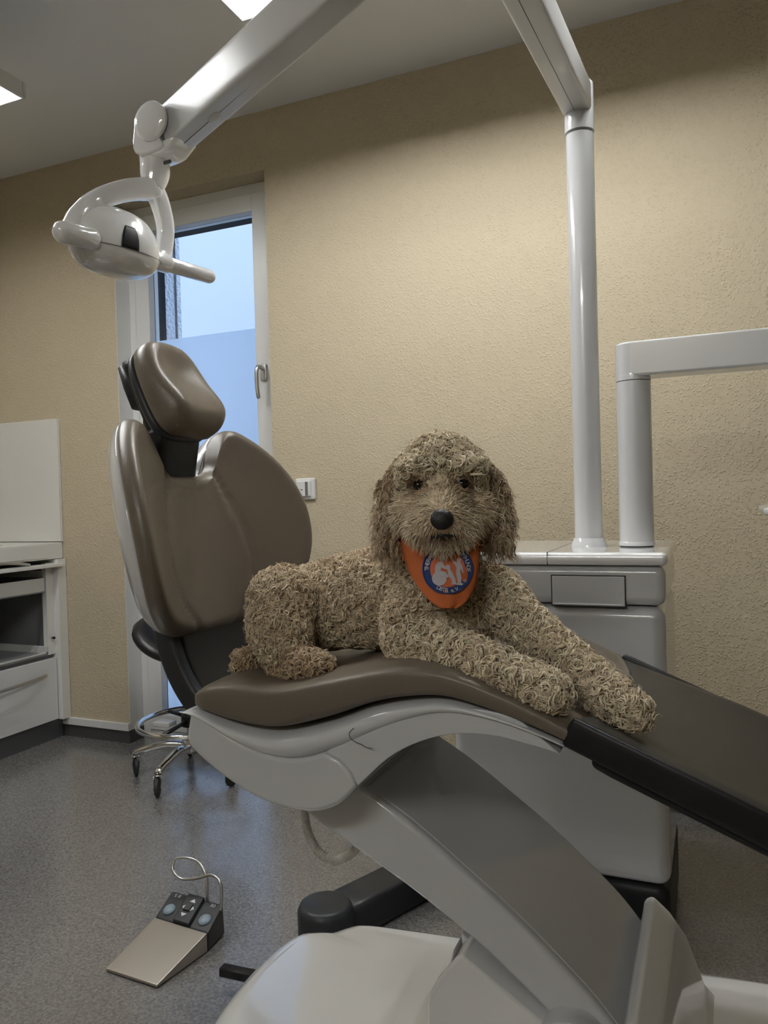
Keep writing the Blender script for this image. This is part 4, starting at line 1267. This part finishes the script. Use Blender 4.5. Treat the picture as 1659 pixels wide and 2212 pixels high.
def grow(p, ax_, L, R, turns, th, pig, K, S, droop=0.0, M=1, spread=0.0):
    """curled locks as tapered tubes, each lock of M strands"""
    N = len(p)
    if N == 0: return
    r1 = unit(rng.normal(size=(N, 3)))
    ph = rng.random(N) * 2 * math.pi
    sg = np.where(rng.random(N) < 0.5, 1.0, -1.0)
    if M > 1:
        p, ax_, L, R, turns, th, pig, r1, ph, sg = [np.repeat(q, M, axis=0) for q in (p, ax_, L, R, turns, th, pig, r1, ph, sg)]
        N = len(p)
        p = p + rng.normal(0, spread, (N, 3))
        ph = ph + rng.normal(0, 0.30, N)
        R = R * (1 + rng.normal(0, 0.13, N)); L = L * (1 + rng.normal(0, 0.12, N)); turns = turns * (1 + rng.normal(0, 0.07, N))
        pig = pig + rng.normal(0, 0.035, N)
    e1 = unit(np.cross(ax_, r1)); e2 = np.cross(ax_, e1)
    t = np.linspace(0, 1, K + 1)
    phi = ph[:, None] + sg[:, None] * 2 * math.pi * turns[:, None] * t[None]
    rr = R[:, None] * (0.35 + 0.65 * np.minimum(t[None] * 2.2, 1)) * (1 - 0.25 * t[None])
    x1 = rr * np.cos(phi) - (rr * np.cos(phi))[:, :1]
    x2 = rr * np.sin(phi) - (rr * np.sin(phi))[:, :1]
    Q = p[:, None] + ax_[:, None] * (L[:, None] * t[None])[..., None] + e1[:, None] * x1[..., None] + e2[:, None] * x2[..., None]
    Q[..., 2] -= droop * L[:, None] * t[None] ** 2
    T = np.empty_like(Q)
    T[:, 1:-1] = Q[:, 2:] - Q[:, :-2]; T[:, 0] = Q[:, 1] - Q[:, 0]; T[:, -1] = Q[:, -1] - Q[:, -2]
    T = unit(T)
    ref = unit(ax_ + 0.6 * e1)[:, None]
    s1 = unit(np.cross(T, np.broadcast_to(ref, T.shape))); s2 = np.cross(T, s1)
    w_ = th[:, None] * (0.75 + 0.5 * np.sin(math.pi * np.minimum(t[None] * 1.3, 1))) * (1 - 0.80 * t[None] ** 3)
    al = np.arange(S) * 2 * math.pi / S
    X = Q[:, :, None] + w_[..., None, None] * (np.cos(al)[None, None, :, None] * s1[:, :, None] + np.sin(al)[None, None, :, None] * s2[:, :, None] * 0.8)
    X = X.reshape(-1, 3)
    base = np.arange(N)[:, None, None] * ((K + 1) * S)
    a = base + (np.arange(K)[:, None] * S + np.arange(S)[None])[None]
    b = base + (np.arange(K)[:, None] * S + (np.arange(S)[None] + 1) % S)[None]
    f = np.stack([a, b, b + S, a + S], -1).reshape(-1, 4) + NV[0]
    NV[0] += len(X)
    FV.append(X); FF.append(f)
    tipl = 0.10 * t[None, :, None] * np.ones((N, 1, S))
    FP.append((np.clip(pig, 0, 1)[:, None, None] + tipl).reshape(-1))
    st_ = np.where(np.arange(S) % 2 == 0, 0.15, 1.0)[None, None] * np.ones((N, K + 1, 1))
    FS.append(np.clip(st_ + rng.normal(0, 0.12, (N, 1, 1)), 0, 1).reshape(-1))

p, n = roots(16500)
tg = tags_of(p)
px, py = to_px(p)
keep = np.ones(len(p), bool)
keep &= ~((n[:, 2] < -0.75) & (p[:, 2] < 0.86))
toc = unit(CAM - p)
facing = (n * toc).sum(1)
keep &= facing > -0.55                                     # the side towards the wall is thinner
inb = (py > 1150) & (py < 1325) & (px > np.interp(py, [b[0] for b in BR], [b[1] for b in BR])) & (px < np.interp(py, [b[0] for b in BR], [b[2] for b in BR])) & (tg == 'body') & (p[:, 1] < 1.2)
keep &= ~inb
def near(q, r): return np.linalg.norm(p - np.asarray(q), axis=1) < r
for ex in (905, 1000):
    keep &= ~near(hq(ex, 1046, 0.066), 0.0125)
keep &= ~near(hq(953, 1124, 0.118), 0.0165)
keep &= ~(near(hq(940, 1157, 0.105), 0.006) | near(hq(954, 1154, 0.108), 0.006) | near(hq(970, 1156, 0.105), 0.006))
noise = np.sin(p[:, 0] * 61 + 1.3) * np.sin(p[:, 2] * 53 + p[:, 1] * 47) * 0.06
pigm = np.array([PIG[t] for t in tg]) + noise + rng.normal(0, 0.075, len(p))
# redder, darker coat over the back; head's pale tone is partly painted lamp light
pigm -= np.where((tg == 'body') & (p[:, 2] > 0.93) & (p[:, 0] < -0.5), 0.06, 0)
pigm -= np.where((tg == 'muzzle') & near(hq(954, 1135, 0.115), 0.035), 0.10, 0)
pigm -= np.where(near(hq(905, 1050, 0.06), 0.022) | near(hq(1000, 1050, 0.06), 0.022), 0.40, 0)
N = len(p)
tang = unit(rng.normal(size=(N, 3)))
dn = np.array((0, 0, -1.0))
def sel(*names):
    m = np.zeros(N, bool)
    for q in names: m |= tg == q
    return m & keep
# curls
m = sel('body', 'leg', 'hind', 'head', 'bridge')
eyez = near(hq(905, 1048, 0.06), 0.026) | near(hq(1000, 1048, 0.06), 0.026)
m &= ~eyez
k = int(m.sum())
big = (tg[m] == 'head') * 1.0
leg_ = (tg[m] == 'leg') * 1.0
br_ = (tg[m] == 'bridge') * 1.0
ax_ = unit(n[m] * 0.9 + tang[m] * 0.75 + dn * 0.15)
L = (0.0100 + 0.0040 * big + 0.001 * leg_ - 0.003 * br_) * rng.uniform(0.7, 1.25, k)
R = (0.0054 + 0.0016 * big + 0.0014 * leg_ - 0.0012 * br_) * rng.uniform(0.75, 1.3, k)
thk = (0.00120 + 0.0002 * big + 0.0002 * leg_ - 0.0002 * br_) * rng.uniform(0.7, 1.25, k)
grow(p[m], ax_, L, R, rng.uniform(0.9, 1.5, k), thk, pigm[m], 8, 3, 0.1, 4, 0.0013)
# ears: long wavy hanging locks
m = sel('ear'); k = int(m.sum())
ax_ = unit(n[m] * 0.45 + dn * 0.9 + tang[m] * 0.35)
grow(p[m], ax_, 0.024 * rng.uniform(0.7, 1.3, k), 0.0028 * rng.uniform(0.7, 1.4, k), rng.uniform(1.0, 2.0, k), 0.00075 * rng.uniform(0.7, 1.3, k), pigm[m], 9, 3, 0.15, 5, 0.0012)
# muzzle and cheeks: short, nearly straight hair lying away from the nose
p, n = roots(60000)
tg = tags_of(p)
d0 = np.linalg.norm(p - hq(953, 1100, 0.06), axis=1)
keep = np.isin(tg, ['muzzle', 'face', 'bridge', 'head']) & (d0 < 0.10) & ((n * unit(CAM - p)).sum(1) > -0.2)
for ex in (905, 1000):
    keep &= ~near(hq(ex, 1046, 0.068), 0.0098)
keep &= ~near(hq(953, 1124, 0.120), 0.0150)
hd_only = np.isin(tg, ['head', 'bridge']) & ~(near(hq(905, 1048, 0.06), 0.030) | near(hq(1000, 1048, 0.06), 0.030))
keep &= ~hd_only
p, n, tg = p[keep], n[keep], tg[keep]
N = len(p)
pigm = np.array([PIG[t] for t in tg]) + rng.normal(0, 0.07, N)
pigm = np.where(np.isin(tg, ['head', 'bridge']), 0.55, pigm)
pigm -= 0.45 * np.exp(-((p - hq(954, 1158, 0.11)) @ ZZ / 0.006) ** 2) * (np.linalg.norm(p - hq(954, 1158, 0.11), axis=1) < 0.03)
pigm -= 0.40 * np.exp(-(np.linalg.norm(p - hq(954, 1148, 0.112), axis=1) / 0.010) ** 2)
pigm -= 0.14 * np.exp(-(np.linalg.norm(p - hq(954, 1138, 0.118), axis=1) / 0.022) ** 2)
pigm -= 0.55 * np.exp(-(np.minimum(np.linalg.norm(p - hq(905, 1050, 0.066), axis=1), np.linalg.norm(p - hq(1000, 1050, 0.066), axis=1)) / 0.019) ** 2)
away = unit(p - hq(953, 1118, 0.135))
ax_ = unit(away * 0.8 + n * 0.55 + dn * 0.25 + unit(rng.normal(size=(N, 3))) * 0.30)
grow(p, ax_, 0.0125 * rng.uniform(0.6, 1.2, N), 0.0016 * rng.uniform(0.4, 1.4, N), rng.uniform(0.3, 0.9, N), 0.00075 * rng.uniform(0.7, 1.3, N), pigm, 5, 3, 0.25)

V = np.concatenate(FV); F = np.concatenate(FF)
fm = bpy.data.meshes.new('curly_fur')
c = (V.min(0) + V.max(0)) / 2
fm.vertices.add(len(V)); fm.vertices.foreach_set('co', (V - c).astype(np.float32).ravel())
fm.loops.add(F.size); fm.loops.foreach_set('vertex_index', F.astype(np.int32).ravel())
fm.polygons.add(len(F))
fm.polygons.foreach_set('loop_start', (np.arange(len(F)) * 4).astype(np.int32))
fm.polygons.foreach_set('use_smooth', np.ones(len(F), bool))
set_attr(fm, 'pigment', np.concatenate(FP)); set_attr(fm, 'strand', np.concatenate(FS))
fm.update()
fm.materials.append(FUR)
fo_ = bpy.data.objects.new('curly_fur', fm)
COL.objects.link(fo_)
fo_.parent = dog
fo_.location = c - ABS[dog]
fo_['kind'] = 'stuff'
